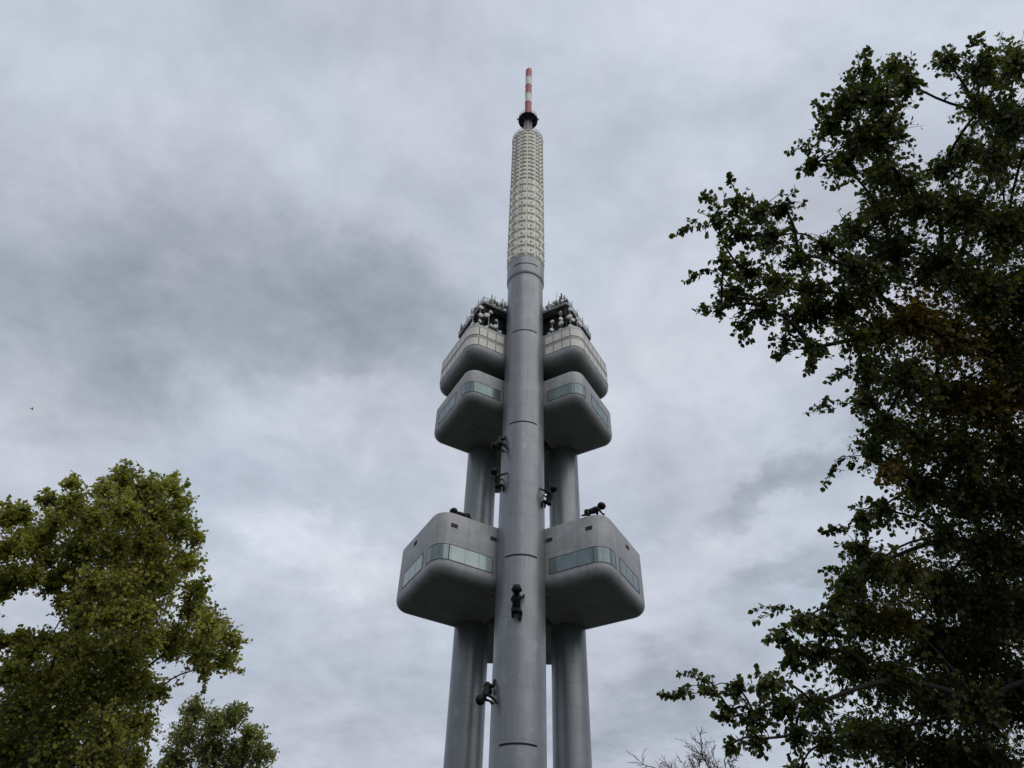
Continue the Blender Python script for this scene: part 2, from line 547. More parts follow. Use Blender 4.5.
# the three bays: left, right (mirror image) and the one behind the shafts
BAYS = [(math.radians(210), False), (math.radians(-30), True), (math.radians(90), False)]
for bay, (rz, mir) in enumerate(BAYS):
    rear = bay == 2
    side = ('left', 'right', 'rear')[bay]
    # lowest cabin
    w1, w2 = (5.09, 8.77) if not rear else (6.9, 6.9)
    ol = Outline(3.0, 15.54 if not rear else 16.3, w1, w2, 2.16, mir)
    low = cabin_shell(ol, tower, 51.89 + 0.02 * bay, 61.02 + 0.02 * bay, 1.42, rz, None if rear else 'big lowest cabin on the %s side' % side)
    gl = M['blind_glass'] if bay != 1 else M['dark_glass']
    f0 = ol.s_front(7.35)
    corner0 = ol.s_front(13.62); cend = ol.s_outer(2.35)
    a = window(ol, low, f0, corner0, 53.82, 56.02, [ol.s_front(x) for x in (9.3, 11.4, 13.4)], gl)
    b = window(ol, low, corner0 + 0.16, cend, 53.82, 56.02, [corner0 + 1.3, corner0 + 2.4], M['dark_glass'])
    if bay == 0: a['label'] = 'pale window with its blinds down'
    window(ol, low, ol.s_outer(0.85), ol.s_outer(-5.3), 54.0, 56.25, [ol.s_outer(-1.2), ol.s_outer(-3.3)], gl)
    for d, zc in ((ol.s_front(13.25), 59.05), (ol.s_front(7.3), 59.0), (ol.s_outer(-2.45), 59.6)):
        bm = bmesh.new()
        strip(bm, ol, d - 0.5, d + 0.5, zc - 0.3, zc + 0.3, 0.02, 0.1)
        for k in range(3):
            strip(bm, ol, d - 0.46, d + 0.46, zc - 0.22 + k * 0.19, zc - 0.16 + k * 0.19, 0.07, 0.1, 1)
        obj('vent', bm, [M['vent'], simple('vent_slat', (0.10, 0.09, 0.085), 0.7)], low)
    # middle cabin
    w1, w2 = (4.73, 8.98) if not rear else (6.8, 6.8)
    ol = Outline(3.0, 12.82 if not rear else 16.2, w1, w2, 1.96, mir)
    mid = cabin_shell(ol, tower, 83.36 + 0.02 * bay, 89.77 + 0.02 * bay, 1.6, rz, None if rear else 'middle cabin with teal windows on the %s side' % side)
    window(ol, mid, ol.s_front(7.15), ol.s_front(11.75), 84.95, 87.05, [ol.s_front(9.5)], M['dark_glass'])
    window(ol, mid, ol.s_front(11.91), ol.s_outer(2.55), 84.95, 87.05, [ol.s_outer(2.75) - 1.6, ol.s_outer(2.75) - 0.7], M['dark_glass'])
    window(ol, mid, ol.s_outer(0.2), ol.s_outer(-5.9), 85.2, 87.6, [ol.s_outer(-2.0), ol.s_outer(-4)], M['dark_glass'])
    # upper cabin with two rows of cream panels
    w1, w2 = (5.4, 7.78) if not rear else (6.6, 6.6)
    ol = Outline(3.0, 13.39, w1, w2, 2.11, mir)
    upp = cabin_shell(ol, tower, 92.75 + 0.02 * bay, 99.98 + 0.02 * bay, 1.9, rz, None if rear else 'upper cabin clad in cream panels on the %s side' % side)
    cuts = [ol.s_front(x) for x in (7.15, 8.73, 10.37, 11.9)]
    cuts.append(ol.s_outer(3.0))
    t = 3.0
    while t - 1.62 > -w2 + 2.11: t -= 1.62; cuts.append(ol.s_outer(t))
    cuts.append(cuts[-1] + PI / 2 * 2.11)
    for za, zb in ((97.42, 99.15), (94.95, 96.62)):
        for c0, c1 in zip(cuts[:-1], cuts[1:]):
            bm = bmesh.new()
            strip(bm, ol, c0 + 0.07, c1 - 0.07, za, zb, 0.045, 0.12)
            for ca, cb, ha, hb in ((c0 + 0.0, c0 + 0.07, za, zb), (c1 - 0.07, c1 - 0.0, za, zb), (c0, c1, za - 0.07, za), (c0, c1, zb, zb + 0.07)):
                strip(bm, ol, ca + 0.003, cb - 0.003, ha, hb, 0.03, 0.1, 1)
            smooth(obj('cream_panel', bm, [M['cream'], M['panel_gap']], upp), 30)
    # roof platform above the upper cabin
    bm = bmesh.new()
    pw1, pw2, pu1 = (4.4, 5.7, 11.14)
    def P2(u, t): return (u, -t if mir else t)
    ring = [P2(2.5, pw1), P2(pu1 - 0.3, pw1), P2(pu1, pw1 - 0.3), P2(pu1, -pw2 + 0.3), P2(pu1 - 0.3, -pw2), P2(2.5, -pw2)]
    loops(bm, [[(x, y, z) for x, y in ring] for z in (107.22, 107.8)])
    plat = obj('roof_platform', bm, M['slab'], tower, (0, 0, 0), rz)
    # set-back black box, put in for the dark void below the platform
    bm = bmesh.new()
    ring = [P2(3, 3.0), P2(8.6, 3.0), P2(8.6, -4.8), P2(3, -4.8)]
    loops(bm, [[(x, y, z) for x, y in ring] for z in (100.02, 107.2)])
    obj('void_box', bm, M['black'], tower, (0, 0, 0), rz)
    # underside deck framing
    bm = bmesh.new()
    for k in range(6):
        t = -pw2 + 0.5 + k * (pw1 + pw2 - 1.0) / 5
        x0, y0 = P2(8.7, t); x1, y1 = P2(pu1 - 0.2, t)
        bar(bm, (x0, y0, 107.06), (x1, y1, 107.06), 0.13, 4)
    for t in (-pw2 + 0.4, -1, pw1 - 0.4):
        x, y = P2(pu1 - 0.5, t); bar(bm, (x, y, 100.02), (x, y, 107.2), 0.12, 6)
    obj('platform_frame', bm, M['dark'], plat)
    bm = bmesh.new()
    path = [P2(4.0, pw1 - 0.1), P2(pu1 - 0.1, pw1 - 0.1), P2(pu1 - 0.1, -pw2 + 0.1), P2(4.0, -pw2 + 0.1)]
    for (xa, ya), (xb, yb) in zip(path[:-1], path[1:]):
        L = math.hypot(xb - xa, yb - ya); n = int(L / 1.1)
        for hgt in (0.55, 1.1): bar(bm, (xa, ya, 107.8 + hgt), (xb, yb, 107.8 + hgt), 0.045, 4)
        for k in range(n + 1):
            f = k / n; x, y = xa + (xb - xa) * f, ya + (yb - ya) * f
            bar(bm, (x, y, 107.8), (x, y, 108.95), 0.045, 4)
            if 0 < k < n and k % 2:    # outriggers with small brackets
                ox, oy = (0.5, 0) if abs(xb - xa) < 0.01 else (0, (0.5 if ya > 0 else -0.5))
                bar(bm, (x, y, 107.9), (x + ox, y + oy, 107.6), 0.05, 4); bar(bm, (x + ox, y + oy, 106.9), (x + ox, y + oy, 108.8), 0.06, 4)
    obj('railing', bm, M['dark_steel'], plat)

    # dishes under the platform, on poles along the roof edge of the upper cabin
    def dish(u, t, z, r, aim, mat, par):
        """drum shaped microwave dish"""
        bm = bmesh.new()
        ca, sa = math.cos(aim), math.sin(aim)
        x, y = P2(u, t)
        n = 20
        prof = [(0.0, 0.47 * r), (r * 0.9, 0.44 * r), (r, 0.36 * r), (r, -0.15 * r), (r * 0.7, -0.32 * r), (r * 0.2, -0.42 * r)]
        rings = []
        for rr, h in prof:
            rr = max(rr, 0.02)
            rings.append([(x + ca * h - sa * rr * math.cos(2 * PI * i / n), y + sa * h + ca * rr * math.cos(2 * PI * i / n), z + rr * math.sin(2 * PI * i / n)) for i in range(n)])
        loops(bm, rings)
        bar(bm, (x - ca * 0.4 * r, y - sa * 0.4 * r, z), (x - ca * (0.4 * r + 0.35), y - sa * (0.4 * r + 0.35), z), 0.07, 6)
        o = obj('dish', bm, mat, par); smooth(o, 40)
    def pole(u, t, za, zb, r, par, nm='pole'):
        bm = bmesh.new(); x, y = P2(u, t); bar(bm, (x, y, za), (x, y, zb), r, 8)
        obj(nm, bm, M['steel'], par)
    front_aim = PI / 2 if not mir else -PI / 2
    PO = [(11.9, 2.2), (11.2, 3.6), (9.75, 4.2), (8.0, 4.3)]
    for k, (u, t) in enumerate(PO):
        pole(u, t, 100.0, (105.6, 106.4, 105.6, 103.8)[k], 0.11, upp)
    spec = [(1, 105.6, .75), (1, 104.1, .85), (1, 102.6, .75), (1, 101.2, .7), (0, 104.6, .7), (0, 103.0, .9), (0, 101.4, .8),
            (2, 105.0, .7), (2, 103.4, .8), (2, 101.9, .75), (2, 100.9, .55), (3, 103.2, .6), (3, 101.8, .7), (3, 100.8, .5)]
    for j, (k, z, r) in enumerate(spec):
        u, t = PO[k]
        am = front_aim + rnd.uniform(-0.9, 0.9)
        am_out = 0.35 if not mir else -0.35
        if k == 0: am = am_out + rnd.uniform(-0.6, 0.6)
        yel = bay == 1 and j == 7
        dish(u + rnd.uniform(-.45, .45) + math.cos(am) * 0.45, t + (math.sin(am) * 0.45 if not mir else -math.sin(am) * 0.45), z + rnd.uniform(-.4, .4), r * rnd.uniform(.42, .7), am, M['dish_yellow'] if yel else M['dish'], upp)
    # antennas on the platform
    for k in range(22):
        if k < 14: u, t = rnd.uniform(4.2, pu1 - 0.3), pw1 - rnd.uniform(0.2, 2.6)
        else: u, t = pu1 - rnd.uniform(0.2, 2.2), rnd.uniform(-pw2 + 0.3, pw1)
        hgt = rnd.choice((1.2, 1.6, 2.2, 2.6)) if k not in (2, 15) else 4.8
        bm = bmesh.new()
        x, y = P2(u, t)
        bar(bm, (x, y, 107.8), (x, y, 107.8 + hgt), 0.07, 6, 0.03)
        kind = k % 4
        if kind == 0:
            a = rnd.uniform(0, 6.28)
            for q in range(3):
                b = a + q * 2.1
                bar(bm, (x, y, 107.8 + hgt * .8), (x + .35 * math.cos(b), y + .35 * math.sin(b), 107.8 + hgt * .8), 0.04, 4)
                box(bm, (x + .42 * math.cos(b), y + .42 * math.sin(b), 107.8 + hgt * .8), (0.13, 0.28, 1.5), b)
        elif kind == 1:
            for q in range(4):
                bar(bm, (x - .5 + q * .05, y, 107.8 + hgt * (.5 + .14 * q)), (x + .5 - q * .05, y, 107.8 + hgt * (.5 + .14 * q)), 0.04, 4)
        elif kind == 2:
            box(bm, (x, y, 107.8 + min(hgt - .2, 1.5)), (0.6, 0.5, 0.8), rnd.uniform(0, 3))
        else:
            bar(bm, (x, y, 107.8 + hgt * .6), (x + rnd.uniform(-.8, .8), y + rnd.uniform(-.8, .8), 107.8 + hgt * .75), 0.06, 4)
        obj('antenna', bm, M['dark_steel'] if kind != 0 or k > 8 else M['dish'], plat)
    for k in range(7):
        u, t = rnd.uniform(4.2, pu1 - 2.4), pw1 - rnd.uniform(0.3, 1.8)
        z = 108.6 + rnd.uniform(0, 1.6)
        pole(u, t - 0.3, 107.8, z + 0.5, 0.07, plat)
        dish(u, t, z, rnd.uniform(.28, .5), front_aim + rnd.uniform(-1.2, 1.2), M['dish'], plat)

# small lamps under the lowest landing, either side of the front shaft
for sx in (-1, 1):
    bm = bmesh.new()
    lathe(bm, [(0.08, 0), (0.2, 0.06), (0.22, 0.3), (0.1, 0.42)], 12)
    obj('lamp', bm, M['dark'], tower, (sx * 3.55, FY - 0.6, 50.3))

# cream radome: two storeys of raised panels around the shaft
def radome(z0, z1, rows, r, nc, proud, phase):
    bm = bmesh.new()
    lathe(bm, [(r, z0), (r, z1)], 72, cap0=True, cap1=True)
    dz = (z1 - z0) / rows
    for i in range(rows):
        zc = z0 + dz * (i + 0.5)
        for k in range(nc):
            a = phase + 2 * PI * k / nc
            ha, hz = PI / nc * 0.88, dz * 0.475
            ta, tz = ha * 0.82, hz * 0.66
            V0, V1 = [], []
            for (sa, sz, cham) in ((-1, -1, 0), (-0.5, -1, 0), (0, -1, 0), (0.5, -1, 0), (1, -1, 0), (1, 0, 0), (1, .55, 0), (.55, 1, 0), (0, 1, 0), (-.55, 1, 0), (-1, .55, 0), (-1, 0, 0)):
                aa = a + sa * ha; V0.append(((r - 0.02) * math.cos(aa), (r - 0.02) * math.sin(aa), zc + sz * hz))
                aa = a + sa * ta; V1.append(((r + proud) * math.cos(aa), (r + proud) * math.sin(aa), zc + sz * tz + hz * (0.04 if sz < 0 else -0.1)))
            loops(bm, [V0, V1], cap0=False)
            # cable gland in the middle of each panel
            q = Vector(((r + proud - .02) * math.cos(a), (r + proud - .02) * math.sin(a), zc + hz * .1))
            bar(bm, q, q + Vector((math.cos(a), math.sin(a), 0)) * 0.12, 0.1 * dz / 1.5, 6, mi=1)
    return bm

o = obj('radome', radome(118.9, 145.8, 10, 3.34, 12, 0.26, -PI / 2 + PI / 12), [M['radome'], M['steel']], tower, (0, FY, 0))
o['label'] = 'lower radome storey with large cream panels'
o = obj('radome', radome(145.8, 166.4, 13, 3.32, 12, 0.24, -PI / 2 + PI / 12), [M['radome'], M['steel']], tower, (0, FY, 0))
o['label'] = 'upper radome storey with small cream panels'
bm = bmesh.new()
lathe(bm, [(3.55, 166.4), (3.5, 166.7), (3.3, 166.85), (1.2, 166.9)], 48)
o = obj('radome_cap', bm, M['radome'], tower, (0, FY, 0)); smooth(o)
bm = bmesh.new()
for k in range(20):
    a = 2 * PI * k / 20
    bar(bm, (3.6 * math.cos(a), 3.6 * math.sin(a), 166.3), (3.6 * math.cos(a), 3.6 * math.sin(a), 167.5), 0.05, 4)
    for z in (167.0, 167.5):
        b = 2 * PI * (k + 1) / 20
        bar(bm, (3.6 * math.cos(a), 3.6 * math.sin(a), z), (3.6 * math.cos(b), 3.6 * math.sin(b), z), 0.05, 4)
obj('railing', bm, M['steel'], tower, (0, FY, 0))

# lattice neck, round maintenance deck and striped mast
bm = bmesh.new()
lathe(bm, [(0.5, 166.8), (0.5, 177.4)], 20, mi=0)
for k in range(8):
    a = 2 * PI * k / 8; b = 2 * PI * (k + 1) / 8
    pa = lambda q, z, r=0.92: (r * math.cos(q), r * math.sin(q), z)
    bar(bm, pa(a, 166.8), pa(a, 177.4), 0.1, 6)
    for z in range(7):
        bar(bm, pa(a, 166.9 + z * 1.48), pa(b, 166.9 + z * 1.48), 0.05, 4)
        bar(bm, pa(a, 166.9 + z * 1.48), pa(b, 168.38 + z * 1.48), 0.04, 4)
obj('neck', bm, M['steel'], tower, (0, FY, 0))
bm = bmesh.new()
lathe(bm, [(1.0, 177.10), (2.25, 177.30), (2.33, 177.40), (2.33, 177.75), (2.2, 177.80), (0.6, 177.80)], 48)
for k in range(8):
    a = 2 * PI * k / 8
    bar(bm, (0.9 * math.cos(a), 0.9 * math.sin(a), 175.60), (2.15 * math.cos(a), 2.15 * math.sin(a), 177.25), 0.07, 4)
deck = obj('maintenance_deck', bm, M['dark'], tower, (0, FY, 0))
bm = bmesh.new()
for k in range(16):
    a = 2 * PI * k / 16; b = 2 * PI * (k + 1) / 16
    bar(bm, (2.3 * math.cos(a), 2.3 * math.sin(a), 177.80), (2.3 * math.cos(a), 2.3 * math.sin(a), 179.00), 0.04, 4)
    for z in (178.40, 179.00):
        bar(bm, (2.3 * math.cos(a), 2.3 * math.sin(a), z), (2.3 * math.cos(b), 2.3 * math.sin(b), z), 0.035, 4)
obj('railing', bm, M['steel'], deck)
for sx in (-1, 1):
    bm = bmesh.new()
    lathe(bm, [(0.16, 0), (0.22, 0.1), (0.22, 0.45), (0.1, 0.55)], 12)
    obj('warning_lamp', bm, M['white'], deck, (sx * 2.5, 0.1, 178.30))
bm = bmesh.new()
zs = [177.80, 186.4, 191.2, 195.9, 200.7, 205.3]
for i, (a, b) in enumerate(zip(zs[:-1], zs[1:])):
    r = 0.82
    lathe(bm, [(r, a + 0.002), (r, b - 0.002)], 32, mi=(0 if i % 2 == 0 else 1), cap0=True, cap1=True)
    lathe(bm, [(r + 0.05, b - 0.1), (r + 0.05, b + 0.1)], 32, mi=(1 if i % 2 else 0)) if i < 4 else None
for k in range(3):
    a = k * 2.1 + 0.4
    bar(bm, (0.8 * math.cos(a), 0.8 * math.sin(a), 205.2), (0.86 * math.cos(a), 0.86 * math.sin(a), 205.8), 0.07, 5)
mast = obj('mast', bm, [M['red'], M['white']], tower, (0, FY, 0)); smooth(mast)
mast['label'] = 'thin mast banded in red and white'
bm = bmesh.new()
bar(bm, (0.45, -0.35, 205.2), (0.5, -0.4, 206.7), 0.1, 6, 0.03)
bar(bm, (0.2, -0.5, 205.6), (0.75, -0.3, 206.0), 0.08, 6)
obj('lightning_rod', bm, M['dark'], mast)

# ---------------------------------------------------------------- bronze crawling figures
def figure_mesh(variant):
    """one continuous crawling body: +X forward, +Z away from the surface it crawls on; about 3 m long"""
    V, E, Rr = [], [], []
    def v(p, r, parent=None):
        V.append(p); Rr.append(r)
        if parent is not None: E.append((parent, len(V) - 1))
        return len(V) - 1
    k = 1 if variant == 0 else -1
    pelvis = v((-0.75, 0, 0.92), 0.42)
    sp = v((-0.25, 0, 1.08), 0.40, pelvis)
    ch = v((0.35, 0, 1.28), 0.40, sp)
    nk = v((0.72, 0, 1.50), 0.32, ch)
    for s in (-1, 1):
        adv = 0.28 * s * k
        shd = v((0.45, s * 0.42, 1.22), 0.22, ch)
        el = v((0.62 + adv * 0.6, s * 0.60, 0.72), 0.17, shd)
        wr = v((0.80 + adv, s * 0.58, 0.20), 0.13, el)
        hb = v((0.98 + adv, s * 0.58, 0.09), 0.13, wr)
        for q in (-1, 0, 1):                                           # spread fingers, flat on the surface
            v((1.24 + adv - abs(q) * 0.05, s * 0.58 + q * 0.13, 0.06), 0.05, hb)
        v((0.98 + adv, s * 0.36, 0.06), 0.05, hb)                       # thumb
        hip = v((-0.88, s * 0.28, 0.78), 0.30, pelvis)
        kn = v((-0.50 - adv * 0.9, s * 0.48, 0.22), 0.22, hip)
        an = v((-1.25 - adv * 0.7, s * 0.44, 0.16), 0.15, kn)
        v((-1.58 - adv * 0.7, s * 0.46, 0.10), 0.10, an)
    me = bpy.data.meshes.new('skeleton')
    me.from_pydata([Vector(p) for p in V], E, [])
    o = bpy.data.objects.new('skeleton', me); col.objects.link(o)
    sk = o.modifiers.new('skin', 'SKIN')
    for i, r in enumerate(Rr):
        me.skin_vertices[0].data[i].radius = (r, r)
    me.skin_vertices[0].data[0].use_root = True
    sk.use_smooth_shade = True
    sb = o.modifiers.new('sub', 'SUBSURF'); sb.levels = 2; sb.render_levels = 2
    dg = bpy.context.evaluated_depsgraph_get()
    dg.update()
    bm = bmesh.new()
    bm.from_mesh(o.evaluated_get(dg).to_mesh())
    def ball(c, rad):
        bmesh.ops.create_uvsphere(bm, u_segments=20, v_segments=14, radius=1.0, matrix=Matrix.Translation(c) @ Matrix.Diagonal((*rad, 1)))
    ball((1.06, 0, 1.88), (0.56, 0.52, 0.55))                              # skull
    ball((1.22, 0, 1.68), (0.38, 0.38, 0.34))                              # cheeks and jaw
    ball((1.62, 0, 1.76), (0.11, 0.10, 0.10))                              # nose
    ball((1.50, 0, 1.53), (0.09, 0.18, 0.06))                              # mouth
    for s in (-1, 1):
        ball((1.02, s * 0.52, 1.80), (0.14, 0.09, 0.18))                   # ears
        ball((1.53, s * 0.20, 1.90), (0.09, 0.10, 0.07))                   # eyes
        ball((1.51, s * 0.20, 2.01), (0.12, 0.17, 0.06))                   # brows
        ball((-0.98, s * 0.20, 0.92), (0.36, 0.30, 0.36))
    me2 = bpy.data.meshes.new('joined')
    bm.to_mesh(me2); bm.free()
    o2 = bpy.data.objects.new('joined', me2); col.objects.link(o2)
    rm = o2.modifiers.new('remesh', 'REMESH'); rm.mode = 'VOXEL'; rm.voxel_size = 0.055
    smo = o2.modifiers.new('smooth', 'SMOOTH'); smo.iterations = 2; smo.factor = 0.5
    dg = bpy.context.evaluated_depsgraph_get()
    dg.update()
    res = bpy.data.meshes.new_from_object(o2.evaluated_get(dg))
    bpy.data.objects.remove(o2, do_unlink=True)
    bpy.data.objects.remove(o, do_unlink=True)
    res.name = 'figure_body'
    res.materials.clear()
    res.materials.append(M['bronze'])
    res.polygons.foreach_set('use_smooth', np.ones(len(res.polygons), dtype=bool))
    return res


FIG = [figure_mesh(0), figure_mesh(1)]


def figure(label, pos, fwd, nrm, variant, scale=1.0):
    fwd, nrm = Vector(fwd), Vector(nrm).normalized()
    fwd = (fwd - nrm * fwd.dot(nrm)).normalized()
    sidev = nrm.cross(fwd)
    o = bpy.data.objects.new('crawling_statue', FIG[variant]); col.objects.link(o)
    m = Matrix(((fwd.x, sidev.x, nrm.x, pos[0]), (fwd.y, sidev.y, nrm.y, pos[1]), (fwd.z, sidev.z, nrm.z, pos[2]), (0, 0, 0, 1)))
    o.matrix_world = m @ Matrix.Scale(scale, 4)
    o['label'] = label; o['category'] = 'statue'; o['group'] = 'bronze statues crawling on the tower'


def on_shaft(deg, z):
    """point and normal on the front shaft, deg measured from the side facing the camera, positive to the right"""
    a = math.radians(-90 + deg)
    n = Vector((math.cos(a), math.sin(a), 0))
    return Vector((TX, TY + FY, z)) + n * 3.2, n


STATUES = [
    ('bronze statue heading down on the front shaft just below the left middle cabin', -56, 74.1, 168, 0, 1.0),
    ('bronze statue crawling up the left of the front shaft', -55, 67.3, 8, 1, 1.0),
    ('dark bronze statue crawling up the right side of the front shaft', 62, 64.9, -6, 0, 1.0),
    ('dark bronze statue climbing the middle of the front shaft between the lowest cabins', -6, 47.5, 4, 1, 1.12),
    ('bronze statue heading down the front shaft below the left lowest cabin', -62, 37.3, 168, 0, 1.0),
]
for label, deg, z, tilt, var, sc in STATUES:
    p, n = on_shaft(deg, z)
    tang = Vector((-n.y, n.x, 0))
    a = math.radians(tilt)
    figure(label, p, Vector((0, 0, 1)) * math.cos(a) + tang * math.sin(a), n, var, sc)
figure('dark bronze statue crawling on the roof of the left lowest cabin, head over its edge', (-8.4, 89.0, 61.02), (-1, 0.15, 0), (0, 0, 1), 0, 1.0)
figure('dark bronze statue crawling on the roof corner of the right lowest cabin', (9.8, 87.3, 61.04), (1, -0.1, 0), (0, 0, 1), 1, 1.0)

# ---------------------------------------------------------------- trees
def bark(name, c):
    m, g, p, out = new_mat(name)
    tc = g.n('ShaderNodeTexCoord').outputs['Object']
    mp = g.n('ShaderNodeMapping'); mp.inputs['Scale'].default_value = (6, 6, 1.2); g.l(tc, mp.inputs[0])
    f = g.noise(mp.outputs[0], 2.0, 6, 0.65)
    g.l(g.ramp(f, [(0.3, tuple(x * 0.55 for x in c)), (0.7, tuple(x * 1.3 for x in c))]), p.inputs['Base Color'])
    p.inputs['Roughness'].default_value = 0.9
    bump(g, p, f, 0.6, 0.03)
    return m


def leaf_mat(name, dark, mid, light, autumn, trans=0.25):
    m, g, p, out = new_mat(name)
    at = g.n('ShaderNodeAttribute', attribute_name='tint')
    au = g.n('ShaderNodeAttribute', attribute_name='autumn')
    c = g.ramp(at.outputs['Fac'], [(0.0, dark), (0.55, mid), (1.0, light)])
    c = g.mix(au.outputs['Fac'], c, autumn)
    g.l(c, p.inputs['Base Color'])
    p.inputs['Roughness'].default_value = 0.38
    p.inputs['Specular IOR Level'].default_value = 0.4
    tr = g.n('ShaderNodeBsdfTranslucent')
    g.l(g.mix(1.0, c, (0.9, 1.0, 0.45), 'MULTIPLY'), tr.inputs['Color'])
    ms = g.n('ShaderNodeMixShader'); ms.inputs[0].default_value = trans
    g.l(p.outputs[0], ms.inputs[1]); g.l(tr.outputs[0], ms.inputs[2])
    g.l(ms.outputs[0], out.inputs['Surface'])
    return m


def tubes_mesh(name, segs, sides=6):
    """many tapered tubes (list of (points, radii)) as ONE mesh"""
    VV, FF, n0 = [], [], 0
    ang = np.arange(sides) * 2 * PI / sides
    for pts, rad in segs:
        pts = np.asarray(pts, float); k = len(pts)
        tg = np.gradient(pts, axis=0); tg /= np.linalg.norm(tg, axis=1)[:, None] + 1e-9
        ref = np.array([0.3, 0.2, 0.93]) if abs(tg[0][2]) < 0.85 else np.array([1.0, 0.1, 0])
        a = np.cross(tg, ref); a /= np.linalg.norm(a, axis=1)[:, None] + 1e-9
        b = np.cross(tg, a)
        R = np.asarray(rad, float)[:, None, None]
        ring = pts[:, None, :] + R * (a[:, None, :] * np.cos(ang)[None, :, None] + b[:, None, :] * np.sin(ang)[None, :, None])
        VV.append(ring.reshape(-1, 3))
        i = np.arange(sides); j = (i + 1) % sides
        for s in range(k - 1):
            o = n0 + s * sides
            FF.append(np.stack([o + i, o + j, o + sides + j, o + sides + i], 1))
        n0 += k * sides
    V = np.concatenate(VV); Fc = np.concatenate(FF)
    me = bpy.data.meshes.new(name)
    me.vertices.add(len(V)); me.vertices.foreach_set('co', V.ravel())
    me.loops.add(Fc.size); me.loops.foreach_set('vertex_index', Fc.ravel().astype(np.int32))
    me.polygons.add(len(Fc)); me.polygons.foreach_set('loop_start', np.arange(len(Fc), dtype=np.int32) * 4)
    me.polygons.foreach_set('use_smooth', np.ones(len(Fc), dtype=bool))
    me.update(calc_edges=True)
    return me


def leaves_mesh(name, pos, axis, normal, size, tint, autumn, width=0.36):
    """folded pointed leaves, two quads each"""
    n = len(pos)
    axis = axis / (np.linalg.norm(axis, axis=1)[:, None] + 1e-9)
    nb = np.cross(axis, normal); nb /= np.linalg.norm(nb, axis=1)[:, None] + 1e-9
    nn = np.cross(nb, axis)
    S = size[:, None]
    w = width * nrg.uniform(0.8, 1.2, n)[:, None]
    fold = nrg.uniform(0.02, 0.22, n)[:, None]
    curl = nrg.uniform(-0.12, 0.2, n)[:, None]
    base = pos
    tip = pos + S * (axis - nn * curl)
    l1 = pos + S * (axis * .28 + nb * w + nn * fold); r1 = pos + S * (axis * .28 - nb * w + nn * fold)
    l2 = pos + S * (axis * .66 + nb * w * .78 + nn * (fold * .7 - curl * .4)); r2 = pos + S * (axis * .66 - nb * w * .78 + nn * (fold * .7 - curl * .4))
    V = np.stack([base, l1, l2, tip, r2, r1], 1).reshape(-1, 3)
    o = (np.arange(n) * 6)[:, None]
    Fc = np.concatenate([o + np.array([[0, 3, 2, 1]]), o + np.array([[0, 5, 4, 3]])], 1).reshape(-1, 4)
    me = bpy.data.meshes.new(name)
    me.vertices.add(len(V)); me.vertices.foreach_set('co', V.ravel())
    me.loops.add(Fc.size); me.loops.foreach_set('vertex_index', Fc.ravel().astype(np.int32))
    me.polygons.add(len(Fc)); me.polygons.foreach_set('loop_start', np.arange(len(Fc), dtype=np.int32) * 4)
    me.update(calc_edges=True)
    for nm, val in (('tint', tint), ('autumn', autumn)):
        at = me.attributes.new(nm, 'FLOAT', 'FACE')
        at.data.foreach_set('value', np.repeat(val, 2).astype(np.float32))
    return me


def unit(v): return v / (np.linalg.norm(v) + 1e-9)


def curve(p, q, sag, n=6):
    p, q = np.asarray(p), np.asarray(q)
    t = np.linspace(0, 1, n)[:, None]
    L = np.linalg.norm(q - p)
    off = nrg.normal(size=3) * L * sag
    return p + (q - p) * t + off * np.sin(t * PI) + np.array([0, 0, 1]) * L * 0.10 * np.sin(t * PI)


